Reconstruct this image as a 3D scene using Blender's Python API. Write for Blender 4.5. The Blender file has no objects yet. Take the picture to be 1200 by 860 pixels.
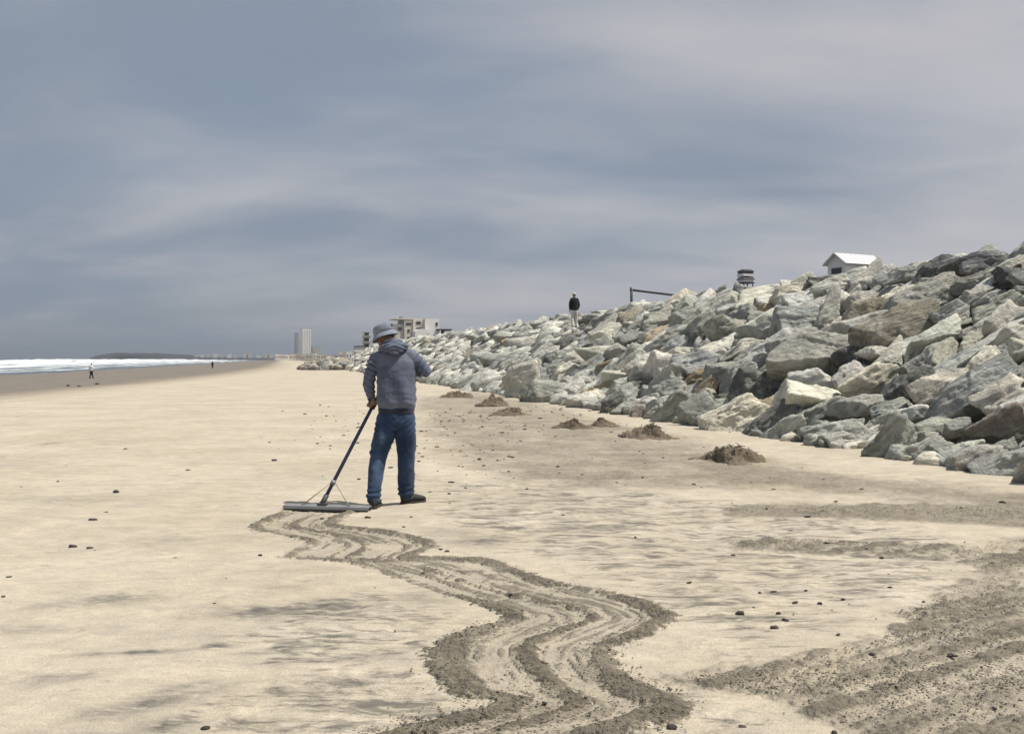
import bpy, bmesh, math, random
import numpy as np
from mathutils import Vector, Matrix, kdtree

# ------------------------------------------------------------------ camera, sky, sun, exposure
SC = bpy.context.scene
COL = SC.collection
FPX, CX, HZ, EYE = 1150.0, 600.0, 421.0, 1.4          # lens in photo pixels, horizon row, eye height (m)
R = math.radians

cam_d = bpy.data.cameras.new("camera")
cam_d.sensor_width = 36.0
cam_d.lens = 36.0 * FPX / 1200.0
cam_d.clip_start, cam_d.clip_end = 0.05, 60000.0
cam = bpy.data.objects.new("camera", cam_d)
cam.location = (0, 0, EYE)
cam.rotation_euler = (R(90) - math.atan((430 - HZ) / FPX), 0, 0)
COL.objects.link(cam)
SC.camera = cam

SUN_EL, SUN_AZ = R(62), R(-7)                            # azimuth from +X (landward) towards +Y (down the beach)
world = bpy.data.worlds.new("World")
SC.world = world
world.use_nodes = True


def N(nt, typ, **kw):
    n = nt.nodes.new(typ)
    for k, v in kw.items():
        if k == 'inp':
            for kk, vv in v.items():
                n.inputs[kk].default_value = vv
        else:
            setattr(n, k, v)
    return n


def math_node(nt, op, a, b=None, clamp=False):
    n = nt.nodes.new('ShaderNodeMath')
    n.operation = op
    n.use_clamp = clamp
    for i, v in enumerate((a, b)):
        if v is None:
            continue
        if isinstance(v, (int, float)):
            n.inputs[i].default_value = v
        else:
            nt.links.new(v, n.inputs[i])
    return n.outputs[0]


def mix_col(nt, fac, a, b, blend='MIX'):
    n = nt.nodes.new('ShaderNodeMix')
    n.data_type = 'RGBA'
    n.blend_type = blend
    n.clamp_factor = True
    for sock, v in ((n.inputs[0], fac), (n.inputs[6], a), (n.inputs[7], b)):
        if isinstance(v, (int, float)):
            sock.default_value = v
        elif isinstance(v, tuple):
            sock.default_value = (v[0], v[1], v[2], 1)
        else:
            nt.links.new(v, sock)
    return n.outputs[2]


def ramp(nt, fac, lo, hi):
    n = nt.nodes.new('ShaderNodeMapRange')
    n.interpolation_type = 'SMOOTHSTEP'
    n.inputs[1].default_value, n.inputs[2].default_value = lo, hi
    nt.links.new(fac, n.inputs[0])
    return n.outputs[0]


def noise(nt, vec, scale, detail=4.0, rough=0.55, distort=0.0):
    n = nt.nodes.new('ShaderNodeTexNoise')
    n.inputs['Scale'].default_value = scale
    n.inputs['Detail'].default_value = detail
    n.inputs['Roughness'].default_value = rough
    n.inputs['Distortion'].default_value = distort
    if vec is not None:
        nt.links.new(vec, n.inputs['Vector'])
    return n.outputs['Fac']


def mapping(nt, vec, scale=(1, 1, 1), rot=(0, 0, 0), loc=(0, 0, 0)):
    n = nt.nodes.new('ShaderNodeMapping')
    n.inputs['Scale'].default_value = scale
    n.inputs['Rotation'].default_value = rot
    n.inputs['Location'].default_value = loc
    nt.links.new(vec, n.inputs['Vector'])
    return n.outputs[0]


def build_world():
    nt = world.node_tree
    nt.nodes.clear()
    out = N(nt, 'ShaderNodeOutputWorld')
    bg = N(nt, 'ShaderNodeBackground', inp={'Strength': 0.1})
    sky = N(nt, 'ShaderNodeTexSky', sky_type='NISHITA', sun_disc=False)
    sky.sun_elevation = SUN_EL
    sky.sun_rotation = R(90) - SUN_AZ
    sky.air_density, sky.dust_density, sky.ozone_density = 1.0, 2.0, 1.0
    tc = N(nt, 'ShaderNodeTexCoord').outputs['Generated']
    sep = N(nt, 'ShaderNodeSeparateXYZ')
    nt.links.new(tc, sep.inputs[0])
    # project the view direction on a cloud deck, so streaks crowd together towards the horizon
    den = math_node(nt, 'ADD', math_node(nt, 'MAXIMUM', sep.outputs[2], 0.0), 0.22)
    cmb = N(nt, 'ShaderNodeCombineXYZ')
    nt.links.new(math_node(nt, 'DIVIDE', sep.outputs[0], den), cmb.inputs[0])
    nt.links.new(math_node(nt, 'DIVIDE', sep.outputs[1], den), cmb.inputs[1])
    p = cmb.outputs[0]
    big = noise(nt, mapping(nt, p, (0.75, 1.15, 1), (0, 0, R(-14)), (15.3, 12.31, 0)), 1.0, 3, 0.5, 0.3)
    fine = noise(nt, mapping(nt, p, (1.1, 1.9, 1), (0, 0, R(-24)), (4.75, 6.62, 0)), 1.0, 4, 0.5, 0.5)
    wisp = noise(nt, mapping(nt, p, (4.0, 9.0, 1), (0, 0, R(-20)), (1.2, 5.0, 0)), 1.0, 5, 0.6, 0.4)
    m = math_node(nt, 'ADD', math_node(nt, 'MULTIPLY', big, 0.55), math_node(nt, 'MULTIPLY', fine, 0.40))
    m = math_node(nt, 'ADD', m, math_node(nt, 'MULTIPLY', wisp, 0.07))
    # the veil is thicker and brighter towards the sun's side
    m = math_node(nt, 'ADD', m, math_node(nt, 'MULTIPLY', sep.outputs[0], 0.22))
    cov = ramp(nt, m, 0.37, 0.70)
    dark = (2.55, 3.08, 3.88)
    light = (5.35, 5.25, 5.50)
    cloud = mix_col(nt, cov, dark, light)
    blue = N(nt, 'ShaderNodeMix', data_type='RGBA')
    thin = ramp(nt, noise(nt, mapping(nt, p, (0.9, 1.6, 1), (0, 0, R(-10)), (9.3, 1.7, 0)), 1.0, 4, 0.5, 0.3), 0.40, 0.72)
    veil = mix_col(nt, math_node(nt, 'ADD', math_node(nt, 'MULTIPLY', thin, -0.22), 0.97), sky.outputs[0], cloud)
    nt.nodes.remove(blue)
    nt.links.new(veil, bg.inputs['Color'])
    nt.links.new(bg.outputs[0], out.inputs['Surface'])


build_world()
sd = bpy.data.lights.new("sun", 'SUN')
sd.energy, sd.angle, sd.color = 5.0, R(1.0), (1.0, 0.955, 0.88)
sun = bpy.data.objects.new("sun", sd)
sdir = Vector((math.cos(SUN_EL) * math.cos(SUN_AZ), math.cos(SUN_EL) * math.sin(SUN_AZ), math.sin(SUN_EL)))
sun.rotation_euler = sdir.to_track_quat('Z', 'Y').to_euler()
sun.location = sdir * 50
COL.objects.link(sun)
vs = SC.view_settings
vs.view_transform, vs.look, vs.exposure, vs.gamma = 'Standard', 'None', 0.0, 1.0
vs.use_curve_mapping = False
SC.cycles.max_bounces = 6
SC.cycles.diffuse_bounces = 1
SC.cycles.volume_bounces = 0

# ------------------------------------------------------------------ helpers
rng = np.random.default_rng(7)
random.seed(7)


def tag(o, label=None, category=None, group=None, kind=None):
    for k, v in (('label', label), ('category', category), ('group', group), ('kind', kind)):
        if v:
            o[k] = v
    return o


def link(name, me, mat=None, parent=None, loc=None):
    o = bpy.data.objects.new(name, me)
    COL.objects.link(o)
    if mat is not None and me is not None:
        me.materials.clear()
        me.materials.append(mat)
    if parent is not None:
        o.parent = parent
    if loc is not None:
        o.location = loc
    return o


def empty(name, loc=(0, 0, 0), rz=0.0):
    o = bpy.data.objects.new(name, None)
    COL.objects.link(o)
    o.empty_display_size = 0.2
    o.location = loc
    o.rotation_euler = (0, 0, rz)
    return o


def np_mesh(name, verts, faces, smooth=True):
    """verts (n,3), faces (m,3) or (m,4) arrays -> mesh, the quick way"""
    verts = np.asarray(verts, dtype=np.float32)
    faces = np.asarray(faces, dtype=np.int32)
    k = faces.shape[1]
    me = bpy.data.meshes.new(name)
    me.vertices.add(len(verts))
    me.vertices.foreach_set('co', verts.ravel())
    me.loops.add(faces.size)
    me.loops.foreach_set('vertex_index', faces.ravel())
    me.polygons.add(len(faces))
    me.polygons.foreach_set('loop_start', np.arange(0, faces.size, k, dtype=np.int32))
    me.polygons.foreach_set('use_smooth', np.full(len(faces), smooth, dtype=bool))
    me.update(calc_edges=True)
    me.validate()
    return me


def py_mesh(name, verts, faces, smooth=False):
    me = bpy.data.meshes.new(name)
    me.from_pydata([tuple(v) for v in verts], [], [tuple(f) for f in faces])
    if smooth:
        me.polygons.foreach_set('use_smooth', [True] * len(me.polygons))
    me.update()
    return me


def f_attr(me, name, vals):
    a = me.attributes.new(name, 'FLOAT', 'POINT')
    a.data.foreach_set('value', np.asarray(vals, dtype=np.float32).ravel())


def c_attr(me, name, col, n=None):
    a = me.attributes.new(name, 'FLOAT_COLOR', 'POINT')
    n = len(me.vertices)
    c = np.asarray(col, dtype=np.float32)
    if c.ndim == 1:
        c = np.tile(c, (n, 1))
    c = np.concatenate([c[:, :3], np.ones((n, 1), np.float32)], 1)
    a.data.foreach_set('color', c.ravel())


def _hash(ix, iy, iz, seed):
    h = (ix * 374761393 + iy * 668265263 + iz * 2147483647 + seed * 1274126177) & 0xFFFFFFFF
    h = ((h ^ (h >> 13)) * 1274126177) & 0xFFFFFFFF
    h = (h ^ (h >> 16)) & 0xFFFFFF
    return h.astype(np.float64) / 0xFFFFFF


def vnoise(p, seed=0):
    """smooth value noise in -1..1; p is (n,2) or (n,3)"""
    p = np.asarray(p, dtype=np.float64)
    i = np.floor(p).astype(np.int64)
    f = p - i
    f = f * f * f * (f * (f * 6 - 15) + 10)
    if p.shape[1] == 2:
        z = np.zeros(len(p), np.int64)
        r = 0
        for dx in (0, 1):
            for dy in (0, 1):
                w = (f[:, 0] if dx else 1 - f[:, 0]) * (f[:, 1] if dy else 1 - f[:, 1])
                r = r + w * _hash(i[:, 0] + dx, i[:, 1] + dy, z, seed)
    else:
        r = 0
        for dx in (0, 1):
            for dy in (0, 1):
                for dz in (0, 1):
                    w = (f[:, 0] if dx else 1 - f[:, 0]) * (f[:, 1] if dy else 1 - f[:, 1]) * (f[:, 2] if dz else 1 - f[:, 2])
                    r = r + w * _hash(i[:, 0] + dx, i[:, 1] + dy, i[:, 2] + dz, seed)
    return r * 2 - 1


def fbm(p, octaves=4, seed=0, gain=0.5, lac=2.03):
    p = np.asarray(p, dtype=np.float64)
    a, s, r = 1.0, 0.0, 0
    for k in range(octaves):
        r = r + a * vnoise(p * lac ** k + 17.3 * k, seed + k)
        s += a
        a *= gain
    return r / s


def sstep(a, b, x):
    t = np.clip((x - a) / (b - a), 0, 1)
    return t * t * (3 - 2 * t)


def G(px, py, z=0.0):
    """photo pixel on the level z -> world x, y"""
    y = (EYE - z) * FPX / (py - HZ)
    return ((px - CX) * y / FPX, y)


def AT(px, py, y):
    """photo pixel at distance y -> world point"""
    return Vector(((px - CX) * y / FPX, y, EYE - (py - HZ) * y / FPX))


def box_data(sx, sy, sz, cx=0, cy=0, cz=0):
    v = [(cx + a * sx / 2, cy + b * sy / 2, cz + c * sz / 2) for a in (-1, 1) for b in (-1, 1) for c in (-1, 1)]
    f = [(0, 1, 3, 2), (4, 6, 7, 5), (0, 4, 5, 1), (2, 3, 7, 6), (0, 2, 6, 4), (1, 5, 7, 3)]
    return v, f


class MB:
    """gathers simple shapes into one mesh"""

    def __init__(self):
        self.v, self.f = [], []

    def add(self, v, f, M=None):
        n = len(self.v)
        self.v += [tuple(M @ Vector(p)) if M is not None else tuple(p) for p in v]
        self.f += [tuple(i + n for i in q) for q in f]
        return self

    def box(self, size, c=(0, 0, 0), M=None):
        return self.add(*box_data(*size, *c), M)

    def tube(self, pts, radii, seg=10, cap=True, squash=None):
        pts = [Vector(p) for p in pts]
        n0 = len(self.v)
        k = len(pts)
        if isinstance(radii, (int, float)):
            radii = [radii] * k
        ref = None
        for i, p in enumerate(pts):
            d = (pts[min(i + 1, k - 1)] - pts[max(i - 1, 0)]).normalized()
            if ref is None:
                ref = Vector((0, 1, 0)) if abs(d.y) < 0.9 else Vector((1, 0, 0))
            a = (ref - d * ref.dot(d)).normalized()
            b = d.cross(a)
            ref = a
            for s in range(seg):
                t = 2 * math.pi * s / seg
                self.v.append(tuple(p + (a * math.cos(t) * (squash or 1) + b * math.sin(t)) * radii[i]))
        for i in range(k - 1):
            for s in range(seg):
                q = (s + 1) % seg
                self.f.append((n0 + i * seg + s, n0 + i * seg + q, n0 + (i + 1) * seg + q, n0 + (i + 1) * seg + s))
        if cap:
            self.f.append(tuple(n0 + s for s in range(seg))[::-1])
            self.f.append(tuple(n0 + (k - 1) * seg + s for s in range(seg)))
        return self

    def capsule(self, p0, p1, r0, r1, seg=14):
        """rounded tapered limb piece"""
        p0, p1 = Vector(p0), Vector(p1)
        d = (p1 - p0)
        L = d.length
        d = d / L if L > 1e-6 else Vector((0, 0, 1))
        pts, rad = [], []
        for t in (-0.999, -0.8, -0.5, 0):
            pts.append(p0 + d * (t * r0)); rad.append(r0 * math.sqrt(max(1 - t * t, 0.0005)))
        for t in (0, 0.5, 0.8, 0.999):
            pts.append(p1 + d * (t * r1)); rad.append(r1 * math.sqrt(max(1 - t * t, 0.0005)))
        return self.tube(pts, rad, seg)

    def chain(self, pts, radii, seg=14):
        for i in range(len(pts) - 1):
            self.capsule(pts[i], pts[i + 1], radii[i], radii[i + 1], seg)
        return self

    def ellipsoid(self, c, r, M=None, nu=16, nv=10):
        v, f = [], []
        for j in range(nv + 1):
            ph = math.pi * (j + 0.001) / (nv + 0.002)
            for i in range(nu):
                t = 2 * math.pi * i / nu
                v.append(Vector((r[0] * math.sin(ph) * math.cos(t), r[1] * math.sin(ph) * math.sin(t), r[2] * math.cos(ph))))
        for j in range(nv):
            for i in range(nu):
                k = (i + 1) % nu
                f.append((j * nu + i, (j + 1) * nu + i, (j + 1) * nu + k, j * nu + k))
        f.append(tuple(range(nu)))
        f.append(tuple(nv * nu + i for i in range(nu))[::-1])
        if M is not None:
            v = [M @ p for p in v]
        return self.add([p + Vector(c) for p in v], f)

    def loft(self, rings, seg=24, expo=2.0):
        """rings: (cx, cy, cz, rx, ry) stacked, capped"""
        v, f = [], []
        for (cx, cy, cz, rx, ry) in rings:
            for s in range(seg):
                t = 2 * math.pi * s / seg
                c, sn = math.cos(t), math.sin(t)
                v.append((cx + rx * math.copysign(abs(c) ** (2 / expo), c), cy + ry * math.copysign(abs(sn) ** (2 / expo), sn), cz))
        for i in range(len(rings) - 1):
            for s in range(seg):
                q = (s + 1) % seg
                f.append((i * seg + s, i * seg + q, (i + 1) * seg + q, (i + 1) * seg + s))
        f.append(tuple(range(seg))[::-1])
        f.append(tuple((len(rings) - 1) * seg + s for s in range(seg)))
        return self.add(v, f)

    def mesh(self, name, smooth=False):
        return py_mesh(name, self.v, self.f, smooth)

    def build(self, name, mat, parent=None, smooth=False, loc=None):
        return link(name, self.mesh(name, smooth), mat, parent, loc)


def remeshed(mb, voxel, smooth_it=4):
    """union of overlapping closed shapes as one continuous skin"""
    me = mb.mesh('tmp')
    o = bpy.data.objects.new('tmp', me)
    COL.objects.link(o)
    m = o.modifiers.new('r', 'REMESH')
    m.mode, m.voxel_size, m.use_smooth_shade = 'VOXEL', voxel, True
    if smooth_it:
        s = o.modifiers.new('s', 'SMOOTH')
        s.factor, s.iterations = 0.5, smooth_it
    bpy.context.view_layer.update()
    dg = bpy.context.evaluated_depsgraph_get()
    out = bpy.data.meshes.new_from_object(o.evaluated_get(dg))
    bpy.data.objects.remove(o)
    bpy.data.meshes.remove(me)
    out.polygons.foreach_set('use_smooth', [True] * len(out.polygons))
    return out


def mesh_co(me):
    co = np.empty(len(me.vertices) * 3, np.float32)
    me.vertices.foreach_get('co', co)
    no = np.empty(len(me.vertices) * 3, np.float32)
    me.vertices.foreach_get('normal', no)
    return co.reshape(-1, 3).astype(np.float64), no.reshape(-1, 3).astype(np.float64)


def set_co(me, co):
    me.vertices.foreach_set('co', co.astype(np.float32).ravel())
    me.update()


# ------------------------------------------------------------------ materials
def new_mat(name):
    m = bpy.data.materials.new(name)
    m.use_nodes = True
    nt = m.node_tree
    return m, nt, nt.nodes['Principled BSDF']


def bump(nt, bsdf, h, strength, dist):
    b = nt.nodes.new('ShaderNodeBump')
    b.inputs['Strength'].default_value = strength
    b.inputs['Distance'].default_value = dist
    nt.links.new(h, b.inputs['Height'])
    nt.links.new(b.outputs[0], bsdf.inputs['Normal'])


def attr(nt, name, out='Fac'):
    n = nt.nodes.new('ShaderNodeAttribute')
    n.attribute_name = name
    return n.outputs[out]


def obj_co(nt):
    return nt.nodes.new('ShaderNodeTexCoord').outputs['Object']


def simple_mat(name, col, rough=0.7, var=0.18, scale=6.0, metal=0.0, bump_d=0.0, bscale=60.0):
    m, nt, b = new_mat(name)
    co = obj_co(nt)
    n = noise(nt, co, scale, 5, 0.6)
    c = mix_col(nt, n, tuple(x * (1 - var) for x in col), tuple(min(x * (1 + var), 0.9) for x in col))
    nt.links.new(c, b.inputs['Base Color'])
    b.inputs['Roughness'].default_value = rough
    b.inputs['Metallic'].default_value = metal
    if bump_d:
        bump(nt, b, noise(nt, co, bscale, 3, 0.6), 0.6, bump_d)
    return m


def sand_material():
    m, nt, b = new_mat('sand')
    co = obj_co(nt)
    till, strk, dark, wet, grey = (attr(nt, k) for k in ('till', 'streak', 'dark', 'wet', 'grey'))
    n1 = noise(nt, co, 0.55, 5, 0.6)
    n2 = noise(nt, mapping(nt, co, (2.2, 4.0, 1), (0, 0, R(6))), 1.0, 5, 0.62, 0.6)
    n3 = noise(nt, co, 90, 3, 0.6)
    n4 = noise(nt, co, 24, 4, 0.65)
    dry = mix_col(nt, ramp(nt, n1, 0.3, 0.7), (0.455, 0.395, 0.297), (0.535, 0.472, 0.37))
    # dark heavy-mineral streaks combed by the wind
    s1 = noise(nt, mapping(nt, co, (2.6, 7.0, 1), (0, 0, R(-5))), 1.0, 6, 0.66, 1.2)
    s2 = noise(nt, mapping(nt, co, (7.0, 20.0, 1), (0, 0, R(4)), (3, 1, 0)), 1.0, 5, 0.65, 0.8)
    sm = math_node(nt, 'ADD', math_node(nt, 'MULTIPLY', s1, 0.7), math_node(nt, 'MULTIPLY', s2, 0.3))
    sm = ramp(nt, math_node(nt, 'ADD', sm, math_node(nt, 'MULTIPLY', math_node(nt, 'SUBTRACT', strk, 0.5), 0.22)), 0.52, 0.70)
    sm = math_node(nt, 'MULTIPLY', sm, ramp(nt, strk, 0.02, 0.4))
    c = mix_col(nt, math_node(nt, 'MULTIPLY', sm, 0.85), dry, (0.115, 0.106, 0.092))
    s3 = noise(nt, mapping(nt, co, (9.0, 34.0, 1), (0, 0, R(3)), (7, 2, 0)), 1.0, 5, 0.7, 0.6)
    wht = math_node(nt, 'MULTIPLY', ramp(nt, math_node(nt, 'ADD', math_node(nt, 'MULTIPLY', s1, -0.5), math_node(nt, 'MULTIPLY', s3, 0.9)), 0.18, 0.36), ramp(nt, strk, 0.3, 0.9))
    c = mix_col(nt, math_node(nt, 'MULTIPLY', wht, 0.55), c, (0.58, 0.52, 0.42))
    dk = math_node(nt, 'MULTIPLY', dark, ramp(nt, math_node(nt, 'ADD', math_node(nt, 'MULTIPLY', s2, 0.6), math_node(nt, 'MULTIPLY', s3, 0.6)), 0.44, 0.62))
    c = mix_col(nt, math_node(nt, 'MULTIPLY', dk, 0.95), c, (0.085, 0.084, 0.08))
    gm = math_node(nt, 'MULTIPLY', grey, math_node(nt, 'ADD', math_node(nt, 'MULTIPLY', ramp(nt, n4, 0.25, 0.7), 0.5), 0.5))
    c = mix_col(nt, gm, c, (0.285, 0.247, 0.187))
    tcol = mix_col(nt, ramp(nt, n4, 0.35, 0.65), (0.165, 0.142, 0.106), (0.285, 0.247, 0.188))
    c = mix_col(nt, math_node(nt, 'MULTIPLY', till, math_node(nt, 'ADD', math_node(nt, 'MULTIPLY', ramp(nt, n3, 0.3, 0.6), 0.35), 0.65), True), c, tcol)
    wcol = mix_col(nt, ramp(nt, n1, 0.3, 0.7), (0.20, 0.160, 0.115), (0.235, 0.193, 0.145))
    c = mix_col(nt, wet, c, wcol)
    mott = noise(nt, mapping(nt, co, (1.0, 1.6, 1)), 3.2, 6, 0.7, 0.4)
    c = mix_col(nt, 1.0, c, mix_col(nt, ramp(nt, mott, 0.3, 0.7), (0.85, 0.855, 0.875), (1.08, 1.075, 1.06)), 'MULTIPLY')
    patch = ramp(nt, noise(nt, mapping(nt, co, (0.5, 0.8, 1)), 1.0, 5, 0.6, 0.8), 0.50, 0.66)
    c = mix_col(nt, math_node(nt, 'MULTIPLY', patch, 0.22), c, mix_col(nt, 1.0, c, (0.68, 0.69, 0.73), 'MULTIPLY'))
    speck = ramp(nt, noise(nt, co, 55, 4, 0.75), 0.60, 0.74)
    c = mix_col(nt, math_node(nt, 'MULTIPLY', speck, 0.38), c, mix_col(nt, 1.0, c, (0.45, 0.44, 0.43), 'MULTIPLY'))
    grain = mix_col(nt, ramp(nt, n3, 0.25, 0.75), (0.86, 0.86, 0.86), (1.10, 1.10, 1.10))
    c = mix_col(nt, 1.0, c, grain, 'MULTIPLY')
    nt.links.new(c, b.inputs['Base Color'])
    nt.links.new(math_node(nt, 'SUBTRACT', 0.95, math_node(nt, 'MULTIPLY', ramp(nt, wet, 0.6, 1.0), 0.50)), b.inputs['Roughness'])
    b.inputs['Specular IOR Level'].default_value = 0.25
    h = math_node(nt, 'ADD', math_node(nt, 'MULTIPLY', n3, 0.35), math_node(nt, 'MULTIPLY', s2, 0.9))
    trod = math_node(nt, 'ADD', math_node(nt, 'MULTIPLY', grey, 0.8), till, True)
    n5 = noise(nt, co, 42, 5, 0.72)
    h = math_node(nt, 'ADD', h, math_node(nt, 'MULTIPLY', math_node(nt, 'ADD', math_node(nt, 'MULTIPLY', n4, 1.3), math_node(nt, 'MULTIPLY', n5, 1.7)), math_node(nt, 'ADD', math_node(nt, 'MULTIPLY', trod, 1.5), 0.10)))
    h = math_node(nt, 'MULTIPLY', h, math_node(nt, 'SUBTRACT', 1.0, math_node(nt, 'MULTIPLY', wet, 0.95)))
    bump(nt, b, h, 0.9, 0.018)
    return m


def rock_material():
    m, nt, b = new_mat('rock')
    co = obj_co(nt)
    info = nt.nodes.new('ShaderNodeObjectInfo')
    off = nt.nodes.new('ShaderNodeVectorMath')
    off.operation = 'ADD'
    sc = nt.nodes.new('ShaderNodeVectorMath')
    sc.operation = 'SCALE'
    sc.inputs[0].default_value = (31.0, 17.0, 23.0)
    nt.links.new(info.outputs['Random'], sc.inputs['Scale'])
    nt.links.new(co, off.inputs[0])
    nt.links.new(sc.outputs[0], off.inputs[1])
    p = off.outputs[0]
    base = attr(nt, 'rc', 'Color')
    nb = noise(nt, p, 1.6, 6, 0.62, 0.3)
    nf = noise(nt, p, 9.0, 6, 0.68, 0.2)
    st = noise(nt, mapping(nt, p, (1.2, 1.6, 9.0), (R(12), R(8), 0)), 1.0, 6, 0.65, 0.8)
    pale = ramp(nt, noise(nt, p, 2.8, 8, 0.75, 0.8), 0.50, 0.62)
    rust = ramp(nt, noise(nt, mapping(nt, p, (1, 1, 1), (0, 0, 0), (5, 9, 2)), 1.3, 5, 0.65, 0.5), 0.60, 0.78)
    spots = ramp(nt, noise(nt, p, 22.0, 4, 0.6), 0.56, 0.70)
    c = mix_col(nt, ramp(nt, nb, 0.25, 0.75), mix_col(nt, 1.0, base, (0.72, 0.73, 0.73), 'MULTIPLY'), mix_col(nt, 1.0, base, (1.38, 1.36, 1.31), 'MULTIPLY'))
    c = mix_col(nt, math_node(nt, 'MULTIPLY', ramp(nt, st, 0.48, 0.72), math_node(nt, 'MULTIPLY', attr(nt, 'rs'), 0.75)), c, mix_col(nt, 1.0, base, (0.42, 0.43, 0.42), 'MULTIPLY'))
    blot = ramp(nt, noise(nt, mapping(nt, p, (1, 1, 1), (0, 0, 0), (2, 3, 8)), 1.1, 6, 0.7, 0.5), 0.52, 0.66)
    c = mix_col(nt, math_node(nt, 'MULTIPLY', blot, 0.5), c, mix_col(nt, 1.0, c, (0.52, 0.52, 0.53), 'MULTIPLY'))
    c = mix_col(nt, math_node(nt, 'MULTIPLY', pale, 0.55), c, (0.62, 0.60, 0.51))
    c = mix_col(nt, math_node(nt, 'MULTIPLY', rust, 0.35), c, (0.36, 0.285, 0.20))
    c = mix_col(nt, math_node(nt, 'MULTIPLY', spots, 0.45), c, (0.10, 0.10, 0.095))
    c = mix_col(nt, math_node(nt, 'MULTIPLY', nf, 0.35), c, mix_col(nt, 1.0, c, (1.45, 1.45, 1.42), 'MULTIPLY'))
    nt.links.new(c, b.inputs['Base Color'])
    b.inputs['Roughness'].default_value = 0.92
    b.inputs['Specular IOR Level'].default_value = 0.2
    h = math_node(nt, 'ADD', math_node(nt, 'MULTIPLY', nf, 0.6), math_node(nt, 'MULTIPLY', st, 1.1))
    h = math_node(nt, 'ADD', h, math_node(nt, 'MULTIPLY', nb, 0.8))
    h = math_node(nt, 'ADD', h, math_node(nt, 'MULTIPLY', noise(nt, p, 26.0, 4, 0.7), 0.3))
    bump(nt, b, h, 1.0, 0.13)
    return m


SAND = sand_material()
ROCK = rock_material()
# ------------------------------------------------------------------ the beach
SH = 0.235                                               # the shore runs towards (-SH, 1)


def edge_u(y):
    return np.interp(y, [0, 30, 39, 67, 124, 200, 400, 900, 1800, 6000], [-9.3, -8.6, -7.9, -4.7, 0, 3, 3, 3, 0, -60])


def base_z(x, y):
    x, y = np.asarray(x, float), np.asarray(y, float)
    d = edge_u(y) - (x + SH * y)                         # metres seaward of the dry edge
    d = np.maximum(d, 0)
    z = -1.15 * (1 - np.exp(-d / 18)) - 0.012 * np.maximum(d - 48, 0)
    return np.maximum(z, -6.0)


def undul(x, y):
    p = np.stack([np.ravel(x), np.ravel(y)], 1)
    return (0.022 * fbm(p * 0.45, 3, 11)).reshape(np.shape(x))


def ground_z(x, y):
    return float(base_z(x, y)) + float(undul(np.array([x]), np.array([y]))[0])


def smooth_poly(pts, n):
    """Catmull-Rom through pts -> n points spaced evenly in parameter"""
    P = np.array(pts, float)
    P = np.vstack([2 * P[0] - P[1], P, 2 * P[-1] - P[-2]])
    t = np.linspace(0, len(pts) - 1 - 1e-6, n)
    i = t.astype(int)
    f = (t - i)[:, None]
    a, b, c, d = P[i], P[i + 1], P[i + 2], P[i + 3]
    return 0.5 * (2 * b + (c - a) * f + (2 * a - 5 * b + 4 * c - d) * f ** 2 + (3 * b - a - 3 * c + d) * f ** 3)


def c8(pts):
    return [G(280 + a / 2.2222, 560 + b / 2.2222) for a, b in pts]


TL = c8([(130, 82), (45, 124), (110, 145), (190, 168), (130, 206), (230, 212), (340, 228), (530, 290), (690, 340), (715, 365), (620, 395), (545, 435), (548, 490), (600, 545), (715, 578), (600, 618), (480, 650), (380, 680), (270, 730)])
TM = c8([(195, 84), (140, 122), (230, 140), (335, 172), (295, 206), (380, 214), (480, 230), (690, 290), (850, 325), (925, 352), (850, 385), (755, 430), (770, 480), (815, 530), (875, 575), (810, 612), (690, 645), (590, 690), (480, 740)])
TR = c8([(290, 84), (245, 120), (400, 142), (495, 172), (440, 203), (560, 206), (660, 214), (790, 262), (1000, 306), (1110, 352), (1060, 388), (950, 435), (965, 490), (1030, 540), (1120, 585), (1050, 625), (920, 660), (820, 705), (700, 760)])


def poly_mask(x, y, px, feather, wob):
    """soft polygon mask on the ground, outline given as photo pixels"""
    q = np.array([G(a, b) for a, b in px])
    inside = np.zeros(len(x), bool)
    dmin = np.full(len(x), 1e9)
    for i in range(len(q)):
        (x0, y0), (x1, y1) = q[i], q[(i + 1) % len(q)]
        cond = ((y0 > y) != (y1 > y))
        xi = (x1 - x0) * (y - y0) / ((y1 - y0) or 1e-9) + x0
        inside ^= cond & (x < xi)
        L2 = (x1 - x0) ** 2 + (y1 - y0) ** 2
        t = np.clip(((x - x0) * (x1 - x0) + (y - y0) * (y1 - y0)) / L2, 0, 1)
        dmin = np.minimum(dmin, np.hypot(x - x0 - t * (x1 - x0), y - y0 - t * (y1 - y0)))
    s = np.where(inside, dmin, -dmin) + wob
    return sstep(-feather, feather, s)


ZB_PX = [(838, 594), (940, 587), (1090, 590), (1290, 592), (1290, 622), (1100, 612), (960, 606), (860, 603)]
ZC_PX = [(856, 632), (920, 629), (1050, 636), (1140, 640), (1290, 615), (1290, 960), (1060, 960), (1010, 868), (930, 824), (822, 806), (790, 792), (900, 779), (1020, 754), (1066, 735), (1040, 720), (1100, 700), (1152, 672), (1120, 654), (1000, 650), (866, 643)]


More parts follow.
